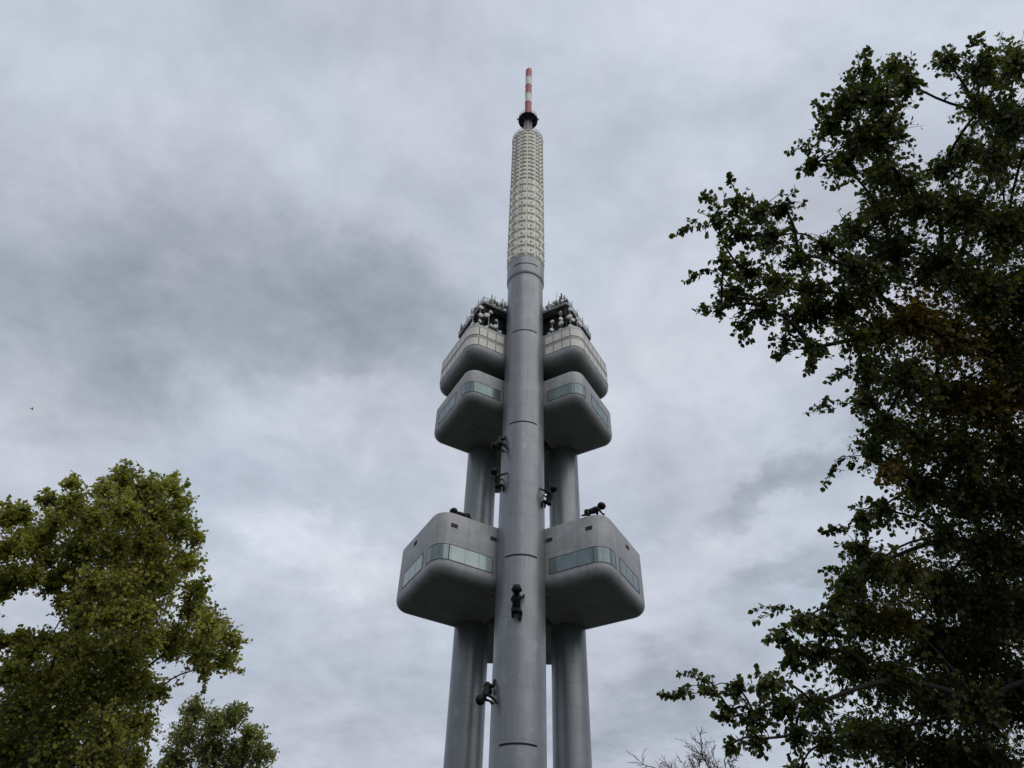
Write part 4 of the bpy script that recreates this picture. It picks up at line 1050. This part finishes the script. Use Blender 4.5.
LEFT = [(-10.09,15.76,13.2,0.43,0.8,0),(-10.39,16.12,13.56,0.44,0.8,0),(-10.04,15.15,12.36,0.4,0.8,0),(-11.21,16.96,13.64,0.45,0.8,0),(-9.42,15.7,12.82,0.53,0.8,0),(-10.11,16.87,13.63,0.57,0.8,0),(-9,15.92,13.16,0.34,0.8,0),(-8.51,15.12,12.54,0.33,0.8,0),(-8.56,15.96,12.72,0.34,0.8,0),(-8.28,15.39,12.3,0.33,0.8,0),(-8.98,14.58,11.44,0.58,0.8,0.4),(-10.43,16.88,12.98,0.68,0.8,0),(-9.4,16.54,12.66,0.66,0.8,0),(-9.65,16.96,12.97,0.68,0.8,0),(-11.32,15.7,12.95,0.25,0.8,0),(-11.09,15.46,12.79,0.25,0.8,0),(-11.12,15.65,12.39,0.41,0.8,0),(-11.91,16.92,13.22,0.45,0.8,0),(-11.01,16.6,12.44,0.54,0.8,0),(-11.7,17.63,13.15,0.58,0.8,0),(-12.07,16.17,12.86,0.29,0.8,0),(-11.69,15.73,12.49,0.28,0.8,0),(-11.15,15.59,11.84,0.46,0.8,0),(-12.87,17.99,13.43,0.53,0.8,0),(-8.4,16.16,12.03,0.47,0.8,0),(-8.94,17.15,12.7,0.5,0.8,0),(-8.28,16.81,12.21,0.26,0.8,0.4),(-7.56,15.33,11.26,0.23,0.8,0.4),(-8.68,15.54,11.18,0.65,0.8,0.4),(-9.97,17.91,12.63,0.75,0.8,0),(-9.94,16.31,11.56,0.68,0.8,0),(-11.21,18.45,12.82,0.77,0.8,0),(-10.92,16.58,11.59,0.61,0.8,0),(-11.68,17.7,12.28,0.65,0.8,0),(-11.52,15.84,11.49,0.43,0.8,0),(-12.83,17.57,12.6,0.48,0.8,0),(-12.85,16.56,12.64,0.43,0.8,0),(-12.72,16.33,12.47,0.43,0.8,0),(-12.81,16.05,12.19,0.39,0.8,0),(-13.47,16.77,12.7,0.41,0.8,0),(-12.01,16.01,11.5,0.41,0.8,0),(-13.26,17.74,12.57,0.45,0.8,0),(-12.41,16.03,11.29,0.38,0.8,0.4),(-12.88,16.73,11.68,0.39,0.8,0),(-8.06,16.31,11.2,0.4,0.8,0.4),(-9.15,18.44,12.48,0.46,0.8,0),(-8.46,16.1,10.68,0.58,0.8,0),(-9.48,18.1,11.76,0.65,0.8,0),(-8.27,15.73,10.48,0.56,0.55,0),(-10.06,17.53,11.35,0.71,0.8,0),(-10.64,18.62,11.91,0.75,0.8,0.4),(-8.72,15.2,10.07,0.62,0.55,0.4),(-10.44,16.94,10.8,0.6,0.8,0.4),(-11.54,18.64,11.75,0.66,0.8,0),(-9.25,14.99,9.8,0.53,0.55,0),(-11.15,16.8,11.01,0.38,0.8,0),(-11.69,17.74,11.52,0.4,0.8,0),(-12.44,17.07,11.06,0.39,0.8,0),(-12.39,16.93,11.02,0.39,0.8,0),(-12.91,17.23,11.01,0.33,0.8,0),(-12.66,16.92,10.87,0.33,0.8,0),(-8.25,17.73,11.26,0.34,0.8,0.4),(-8.04,17.35,11.05,0.33,0.8,0),(-9.79,18.38,10.95,0.64,0.8,0),(-9.79,18.35,10.92,0.64,0.8,0),(-8.3,15.59,9.51,0.54,0.55,0),(-10.34,18.02,10.62,0.68,0.8,0),(-11.36,19.77,11.52,0.74,0.8,0),(-8.65,15.17,9.15,0.57,0.55,0),(-11.2,18.26,10.72,0.51,0.8,0.4),(-11.85,19.31,11.29,0.55,0.8,0),(-9.63,15.69,9.44,0.44,0.55,0),(-8.06,17.46,10.55,0.44,0.8,0),(-8.67,18.76,11.21,0.47,0.8,0),(-7.46,17.33,10.06,0.48,0.8,0.4),(-8.6,20.06,11.36,0.56,0.8,0),(-6.85,15.95,9.38,0.45,0.55,0),(-7.17,18.04,10.12,0.33,0.8,0),(-7.09,17.87,10.02,0.33,0.8,0),(-7.79,17.97,9.84,0.55,0.8,0),(-8.65,19.9,10.75,0.61,0.8,0),(-7.31,16.89,9.33,0.51,0.55,0),(-7.3,18.49,9.77,0.33,0.8,0),(-7.41,18.81,9.9,0.34,0.8,0),(-8.61,18.32,10.31,0.39,0.8,0),(-8.58,18.18,10.27,0.39,0.8,0),(-8.63,18.22,9.87,0.36,0.8,0),(-8.67,18.48,9.92,0.36,0.8,0),(-8.37,19.9,10.17,0.33,0.8,0),(-7.5,17.85,9.28,0.29,0.8,0.4),(-9.54,18.75,10.4,0.49,0.8,0),(-9.75,19.31,10.63,0.5,0.8,0),(-8.21,16.24,9.2,0.42,0.55,0),(-9.53,17.65,9.56,0.7,0.8,0),(-11.05,20.51,10.79,0.81,0.8,0),(-9.09,16.83,9.16,0.66,0.55,0),(-11.46,19.28,10.21,0.73,0.8,0),(-12.07,20.33,10.71,0.77,0.8,0.4),(-9.86,16.55,9.02,0.63,0.55,0),(-10.45,16.77,9.33,0.36,0.8,0),(-11.25,18.02,9.96,0.39,0.8,0),(-12.61,17.92,9.88,0.27,0.8,0.4),(-12.76,18.14,9.99,0.28,0.8,0),(-12.65,19.05,10.12,0.4,0.8,0),(-11.92,18.01,9.66,0.38,0.8,0),(-12.71,19.04,9.55,0.57,0.8,0),(-12.8,19.14,9.61,0.57,0.8,0),(-11.35,16.95,8.71,0.5,0.55,0),(-10.91,17.67,8.79,0.65,0.8,0),(-12.5,20.24,9.82,0.74,0.8,0),(-11.09,17.95,8.96,0.66,0.55,0),(-10.32,18.4,8.89,0.75,0.8,0.4),(-11.42,20.41,9.66,0.83,0.8,0),(-9.6,17.15,8.42,0.7,0.55,0),(-9.35,18.34,9.03,0.65,0.8,0),(-10.45,20.62,9.91,0.73,0.8,0),(-8.98,17.63,8.72,0.62,0.55,0),(-8.66,18.42,8.92,0.27,0.8,0),(-8.63,18.27,8.87,0.27,0.8,0),(-12.34,19.33,8.7,0.75,0.8,0),(-13.47,21.08,9.33,0.82,0.8,0),(-10.98,17.23,7.96,0.67,0.55,0),(-11.96,20.73,8.86,0.85,0.8,0),(-12.08,20.89,8.91,0.86,0.8,0),(-10.25,17.66,7.83,0.73,0.55,0),(-10.26,19.84,8.45,0.81,0.8,0),(-11.33,21.83,9.15,0.89,0.8,0),(-8.71,16.79,7.37,0.69,0.55,0),(-9.25,19.14,8.37,0.49,0.8,0),(-10.23,21.28,9.16,0.54,0.8,0),(-8.59,17.91,7.91,0.46,0.55,0.4),(-12.79,20.3,8.11,0.76,0.8,0),(-14.18,22.57,8.81,0.84,0.8,0),(-11.71,18.64,7.59,0.7,0.55,0),(-12.18,21.23,8.12,0.84,0.8,0),(-11.59,20.28,7.86,0.81,0.8,0),(-10.22,17.82,7.09,0.71,0.55,0),(-9.77,18.97,7.39,0.75,0.8,0.4),(-11.17,21.62,8.19,0.86,0.8,0),(-9.79,18.95,7.38,0.75,0.55,0),(-9.54,20.19,7.93,0.44,0.8,0),(-10.39,21.98,8.47,0.48,0.8,0),(-12.81,17.2,11.24,0.42,0.8,0),(-13.74,18.47,11.98,0.45,0.8,0.4),(-11.3,16,10.61,0.34,0.8,0),(-11.3,15.87,10.61,0.34,0.8,0),(-11.52,17.09,10.95,0.33,0.8,0),(-11.63,17.18,10.99,0.33,0.8,0),(-12.69,17.14,10.83,0.22,0.8,0),(-12.59,17.09,10.69,0.22,0.8,0),(-10.71,16.44,10.2,0.26,0.8,0),(-10.88,16.78,10.36,0.27,0.8,0.4),(-11.59,17.02,9.53,0.29,0.8,0),(-12.33,18.12,10.07,0.31,0.8,0),(-11.24,17.39,9.64,0.35,0.8,0),(-11.71,18.18,10.02,0.36,0.8,0),(-11.47,15.57,11.08,0.37,0.8,0),(-11.75,15.98,11.32,0.38,0.8,0),(-11.86,16.93,11.58,0.34,0.8,0),(-11.98,17.07,11.65,0.34,0.8,0),(-15.23,20.4,8.87,0.75,0.4,0),(-14.65,18.85,11.08,0.75,0.4,0),(-17.57,23.68,5.84,0.75,0.4,0),(-16.61,20.55,7.86,0.75,0.4,0),(-16.78,23.44,5.59,0.75,0.4,0),(-15.12,18.33,8.66,0.75,0.4,0),(-13.96,20.72,7.85,0.75,0.4,0),(-16.79,23.25,6.53,0.75,0.4,0),(-14.38,21.52,8.87,0.75,0.4,0),(-15.64,18.42,9.42,0.75,0.4,0),(-14.59,20.54,6.16,0.75,0.4,0),(-14.79,19.37,8.06,0.75,0.4,0),(-17.94,20.41,8.46,0.75,0.4,0),(-14.61,20.42,8.26,0.75,0.4,0),(-14.9,20.3,7.84,0.75,0.4,0),(-17.39,23.09,6.33,0.75,0.4,0),(-16.63,22.34,6.17,0.75,0.4,0),(-16.3,20.96,7.02,0.75,0.4,0),(-13.97,17.54,11.44,0.75,0.4,0),(-16.04,25.09,5.94,0.75,0.4,0),(-15.19,17.33,9.37,0.75,0.4,0),(-14.02,15.79,11.11,0.75,0.4,0),(-15.22,17.65,12.3,0.75,0.4,0),(-20.04,21.92,10.11,0.75,0.4,0),(-17.28,24.07,5.65,0.75,0.4,0),(-15.01,19.11,10.62,0.75,0.4,0),(-13.81,23.1,5.48,0.75,0.4,0),(-15.61,19.87,6.99,0.75,0.4,0),(-15.59,23.47,5.97,0.75,0.4,0),(-19.34,21.81,9.15,0.75,0.4,0),(-17.53,19.25,9.74,0.75,0.4,0),(-17.27,24.61,5.74,0.75,0.4,0),(-15,16.84,11.34,0.75,0.4,0),(-16.72,20.47,8.9,0.75,0.4,0),(-16.1,21.5,7.53,0.75,0.4,0),(-13.01,19.29,7.81,0.75,0.4,0),(-17.54,21.55,8.32,0.75,0.4,0),(-17.55,22.21,5.85,0.75,0.4,0),(-15.44,24.6,7.01,0.75,0.4,0),(-16.55,19.86,7.81,0.75,0.4,0),(-14.94,22.16,6.68,0.75,0.4,0),(-8.76,21.81,7.64,0.7,0.5,0),(-8.55,20.96,6.41,0.7,0.5,0),(-12.07,24.28,6.02,0.7,0.5,0),(-11.58,22.28,6.27,0.7,0.5,0),(-12.63,22.07,7.41,0.7,0.5,0),(-11.32,20.79,7.23,0.7,0.5,0),(-11.67,20.79,6.59,0.7,0.5,0),(-9.78,21.44,6.52,0.7,0.5,0),(-9.8,22.71,6.53,0.7,0.5,0),(-9.89,22.26,7.69,0.7,0.5,0),(-9.53,23.36,5.27,0.7,0.5,0),(-9.64,20.99,6.82,0.7,0.5,0),(-12.21,20.31,7.17,0.7,0.5,0),(-10.99,20.12,6.47,0.7,0.5,0),(-13.48,24.43,5.09,0.7,0.5,0),(-11.17,20.72,6.83,0.7,0.5,0),(-11.94,21.58,7.57,0.7,0.5,0),(-12.14,22.71,7.48,0.7,0.5,0),(-9.62,23.5,6.32,0.7,0.5,0),(-11.34,23.29,7.38,0.7,0.5,0),(-9.9,20.11,7.03,0.7,0.5,0),(-11.91,24.39,5.75,0.7,0.5,0)]
LEFT_SPRAYS = [(-10.12,15.57,13.38,-10.12,15.39,13.56),(-10.27,15.43,12.65,-10.39,15.22,12.86),(-8.66,15.4,12.85,-8.56,15.22,13.03),(-8.41,15.51,12.6,-8.2,15.3,12.82),(-11.26,15.51,12.99,-11.24,15.37,13.14),(-11.32,15.1,12.16,-11.37,14.94,12.33),(-7.95,15.94,11.65,-7.69,15.87,11.73),(-8.02,16.65,11.42,-7.77,16.65,11.43),(-8.03,17.36,11.19,-7.76,17.22,11.34),(-7.28,18.24,10.18,-6.78,18.29,10.14),(-7.11,18.26,9.55,-6.74,18.41,9.4),(-7.96,19.09,9.72,-8.03,19.44,9.35),(-12.42,15.9,12.28,-12.92,15.73,12.45),(-8.78,18.78,9.06,-8.54,18.88,8.96)]
SMALL = [(-15.31,36.97,15.39,0.71,0.9,0),(-15.54,37.52,15.6,0.72,0.9,0),(-14.19,37.03,14.75,0.81,0.9,0),(-13.79,35.98,14.38,0.78,0.9,0),(-13.19,36.33,15.01,0.69,0.9,0),(-13.35,36.79,15.18,0.7,0.9,0),(-12.79,38.06,14.73,0.71,0.9,0),(-12.32,36.64,14.25,0.69,0.9,0),(-12.05,38.15,13.97,0.6,0.9,0),(-11.71,37.09,13.62,0.58,0.9,0),(-15.63,37.46,14.42,0.81,0.9,0),(-15.2,36.44,14.07,0.79,0.9,0),(-14.3,37.55,13.81,0.91,0.9,0),(-14,36.77,13.55,0.89,0.9,0),(-12.95,37.33,13.54,0.9,0.9,0),(-12.8,36.88,13.4,0.89,0.9,0),(-15.44,36.76,13.09,0.78,0.9,0),(-16.44,39.13,13.83,0.83,0.9,0),(-12.53,39.6,13.39,0.77,0.9,0),(-12.37,39.07,13.23,0.76,0.9,0),(-14.54,38.7,12.72,1.07,0.9,0),(-15.06,40.09,13.12,1.11,0.9,0),(-13.15,39.08,12.44,1.07,0.9,0),(-13.33,39.63,12.59,1.09,0.9,0),(-16.15,40.34,12.51,1.1,0.9,0),(-15.87,39.64,12.32,1.08,0.9,0),(-17.23,39.93,13.25,0.78,0.9,0),(-16.7,38.71,12.89,0.75,0.9,0),(-14.41,41.18,7.24,0.85,0.6,0),(-11.91,39.79,9.5,0.85,0.6,0),(-13.56,39.85,5.41,0.85,0.6,0),(-14.88,37.27,9.22,0.85,0.6,0),(-16.1,39.16,10.02,0.85,0.6,0),(-15.53,36.83,12.26,0.85,0.6,0),(-15.66,39.49,6.4,0.85,0.6,0),(-16.31,38.16,11.68,0.85,0.6,0),(-14.88,39.8,11.93,0.85,0.6,0),(-14.56,37.33,5.8,0.85,0.6,0),(-13.61,40.19,11.63,0.85,0.6,0),(-13.01,36.64,9.83,0.85,0.6,0),(-17.16,38,9.45,0.85,0.6,0),(-15.94,39.01,11.69,0.85,0.6,0),(-12.93,35.96,8.74,0.85,0.6,0),(-14.99,39.56,8.92,0.85,0.6,0),(-12.04,39.88,5.29,0.85,0.6,0),(-16.31,38.9,11.73,0.85,0.6,0),(-15.58,39.52,12.3,0.85,0.6,0),(-14.06,36.89,8.05,0.85,0.6,0),(-13.03,40.49,6.36,0.85,0.6,0),(-11.98,40.2,5.15,0.85,0.6,0),(-12.39,39.61,8.38,0.85,0.6,0),(-16.46,36.18,8.78,0.85,0.6,0),(-14.2,35.79,9.31,0.85,0.6,0),(-15.34,38.25,12.24,0.85,0.6,0),(-14.45,37.69,9.16,0.85,0.6,0),(-14.81,40.34,11.95,0.85,0.6,0),(-13.88,38.33,7.22,0.85,0.6,0),(-13.84,37.62,5.83,0.85,0.6,0),(-12.41,38.09,8.34,0.85,0.6,0),(-12.35,38.89,7.92,0.85,0.6,0),(-15.42,38.12,5.05,0.85,0.6,0),(-13.76,40,8.3,0.85,0.6,0),(-16.51,36.31,7.14,0.85,0.6,0),(-12.78,37.95,5.45,0.85,0.6,0),(-14.76,38.07,10.78,0.85,0.6,0),(-13.16,40.7,8.43,0.85,0.6,0),(-12.45,37.07,11.5,0.85,0.6,0),(-12.42,38.91,12.32,0.85,0.6,0),(-12.04,39.6,6.91,0.85,0.6,0),(-16.36,40.19,8.35,0.85,0.6,0),(-12.93,35.75,9.1,0.85,0.6,0),(-15.75,39.34,12.31,0.85,0.6,0),(-11.26,37.68,5.33,0.85,0.6,0),(-15.51,37.79,10.35,0.85,0.6,0)]
SMALL_SPRAYS = [(-15.06,36.33,15.48,-15.06,36.01,15.81),(-13.32,36.49,15.35,-13.37,36.27,15.58),(-12.32,37.31,14.53,-11.95,37.24,14.6),(-11.84,37.96,13.86,-11.37,38.02,13.81)]

make_tree('leafy_tree', 'large dark leafy tree hanging over the right side, with a few rusty leaves', (7.9, 8.6, 0),
          [(7.9, 8.6, 0), (7.8, 8.5, 2.2), (7.5, 8.4, 4.5), (7.3, 8.1, 7), (7.0, 7.9, 9.5), (6.8, 7.4, 12)], 0.24,
          RIGHT, RIGHT_SPRAYS, 0.064, leaf_mat('dark_leaves', (0.040, 0.054, 0.016), (0.088, 0.108, 0.028), (0.17, 0.185, 0.05), (0.36, 0.20, 0.03), 0.45),
          bark('dark_bark', (0.03, 0.026, 0.023)), 6.0, droop=0.5, wild=0.75, width=0.43)
make_tree('maple_tree', 'tall yellowish green tree with a rounded top at the left edge', (-11.4, 19.2, 0),
          [(-11.4, 19.2, 0), (-11.4, 19.1, 2.5), (-11.3, 18.9, 5.5), (-11.3, 18.6, 8.5), (-11.2, 18.2, 11), (-11.0, 17.6, 13.4)], 0.22,
          LEFT, LEFT_SPRAYS, 0.092, leaf_mat('yellow_green_leaves', (0.17, 0.185, 0.034), (0.34, 0.335, 0.062), (0.52, 0.49, 0.15), (0.30, 0.22, 0.035), 0.5),
          bark('brown_bark', (0.07, 0.058, 0.045)), 9.5, droop=0.25, wild=1.1, width=0.46, twig_r=0.008)
make_tree('round_tree', 'smaller grey green tree low beside the tall yellowish one', (-14.2, 38.4, 0),
          [(-14.2, 38.4, 0), (-14.2, 38.3, 3), (-14.1, 38.2, 7), (-14.1, 38.0, 11), (-14.0, 37.8, 14.2)], 0.26,
          SMALL, SMALL_SPRAYS, 0.14, leaf_mat('grey_green_leaves', (0.13, 0.155, 0.05), (0.25, 0.27, 0.085), (0.37, 0.38, 0.14), (0.15, 0.12, 0.03), 0.38),
          bark('grey_bark', (0.08, 0.072, 0.06)), 10, droop=0.2, wild=0.7, width=0.42, twig_r=0.012)


def bare_tree():
    base = np.array((10.6, 48.9, 0.0))
    root = thing('bare_tree', 'leafless tree top of thin brown twigs low between the tower and the dark leafy tree', 'tree', tuple(base))
    rg = np.random.default_rng(21)
    big, fine = [], []
    def grow(p, d, L, r, lev):
        n = 4
        pts = [p]
        dd = d.copy()
        for k in range(n):
            dd = unit(dd + rg.normal(size=3) * 0.17 + np.array([0, 0, 0.06 if lev < 3 else 0.0]))
            pts.append(pts[-1] + dd * L / n)
        (big if lev < 2 else fine).append((np.array(pts) - base, np.linspace(r, r * 0.62, n + 1) + 0.006))
        if lev >= 6 or r < 0.006: return
        nk = 2 if lev == 0 else rg.integers(2, 5)
        for k in range(nk):
            f = 1.0 if k == 0 else rg.uniform(0.35, 1.0)
            q = pts[min(int(f * n), n)]
            s = unit(np.cross(dd, rg.normal(size=3)))
            ang = rg.uniform(0.3, 0.95) if k else rg.uniform(0.05, 0.4)
            grow(q, unit(dd * math.cos(ang) + s * math.sin(ang)), L * rg.uniform(0.6, 0.82), r * (0.74 if k == 0 else 0.58), lev + 1)
    for tp, hgt in (((10.3, 48.5, 15.5), 1.75), ((12.5, 49.4, 16.1), 1.6)):
        tp = np.array(tp)
        pts = curve(base, tp, 0.03, 7)
        big.append((pts - base, np.linspace(0.17, 0.055, 7)))
        grow(tp, np.array([0, 0, 1.0]), hgt * 0.62, 0.05, 1)
        for k in range(5):
            a = k * 1.3 + rg.uniform(0, .5)
            z = pts[4 + k % 3]
            grow(z, unit(np.array([math.cos(a), math.sin(a), 0.9])), hgt * 0.9, 0.04, 2)
    bk = bark('twig_bark', (0.085, 0.062, 0.052))
    tk = obj('trunk', tubes_mesh('bare_trunk', big, 6), bk, root)
    obj('crown', tubes_mesh('bare_crown', fine, 4), bk, root)


bare_tree()

# ---------------------------------------------------------------- a bird far off
bm = bmesh.new()
loops(bm, [[(x, r * math.cos(2 * PI * i / 8), r * math.sin(2 * PI * i / 8)) for i in range(8)] for x, r in ((-0.22, 0.015), (-0.1, 0.05), (0.03, 0.065), (0.13, 0.04), (0.18, 0.035), (0.23, 0.008))])
bird = obj('bird', bm, simple('dark_feathers', (0.03, 0.03, 0.033), 0.7), None, (-44.7, 51.9, 47.6), 0.4)
bird.scale = (0.6, 0.6, 0.6)
bird['label'] = 'tiny dark bird flying in the cloudy sky at the far left'
bird['category'] = 'bird'
for s in (-1, 1):
    bm = bmesh.new()
    pts = [(0.08, s * 0.04, 0.02), (0.10, s * 0.2, 0.09), (0.0, s * 0.42, 0.05), (-0.05, s * 0.24, 0.07), (-0.06, s * 0.04, 0.02)]
    loops(bm, [pts, [(x, y, z + 0.012) for x, y, z in pts]])
    obj('wing', bm, simple('dark_feathers', (0.03, 0.03, 0.033), 0.7), bird)
bm = bmesh.new()
pts = [(-0.18, -0.02, 0), (-0.18, 0.02, 0), (-0.34, 0.06, 0), (-0.34, -0.06, 0)]
loops(bm, [pts, [(x, y, z + 0.012) for x, y, z in pts]])
obj('tail', bm, simple('dark_feathers', (0.03, 0.03, 0.033), 0.7), bird)
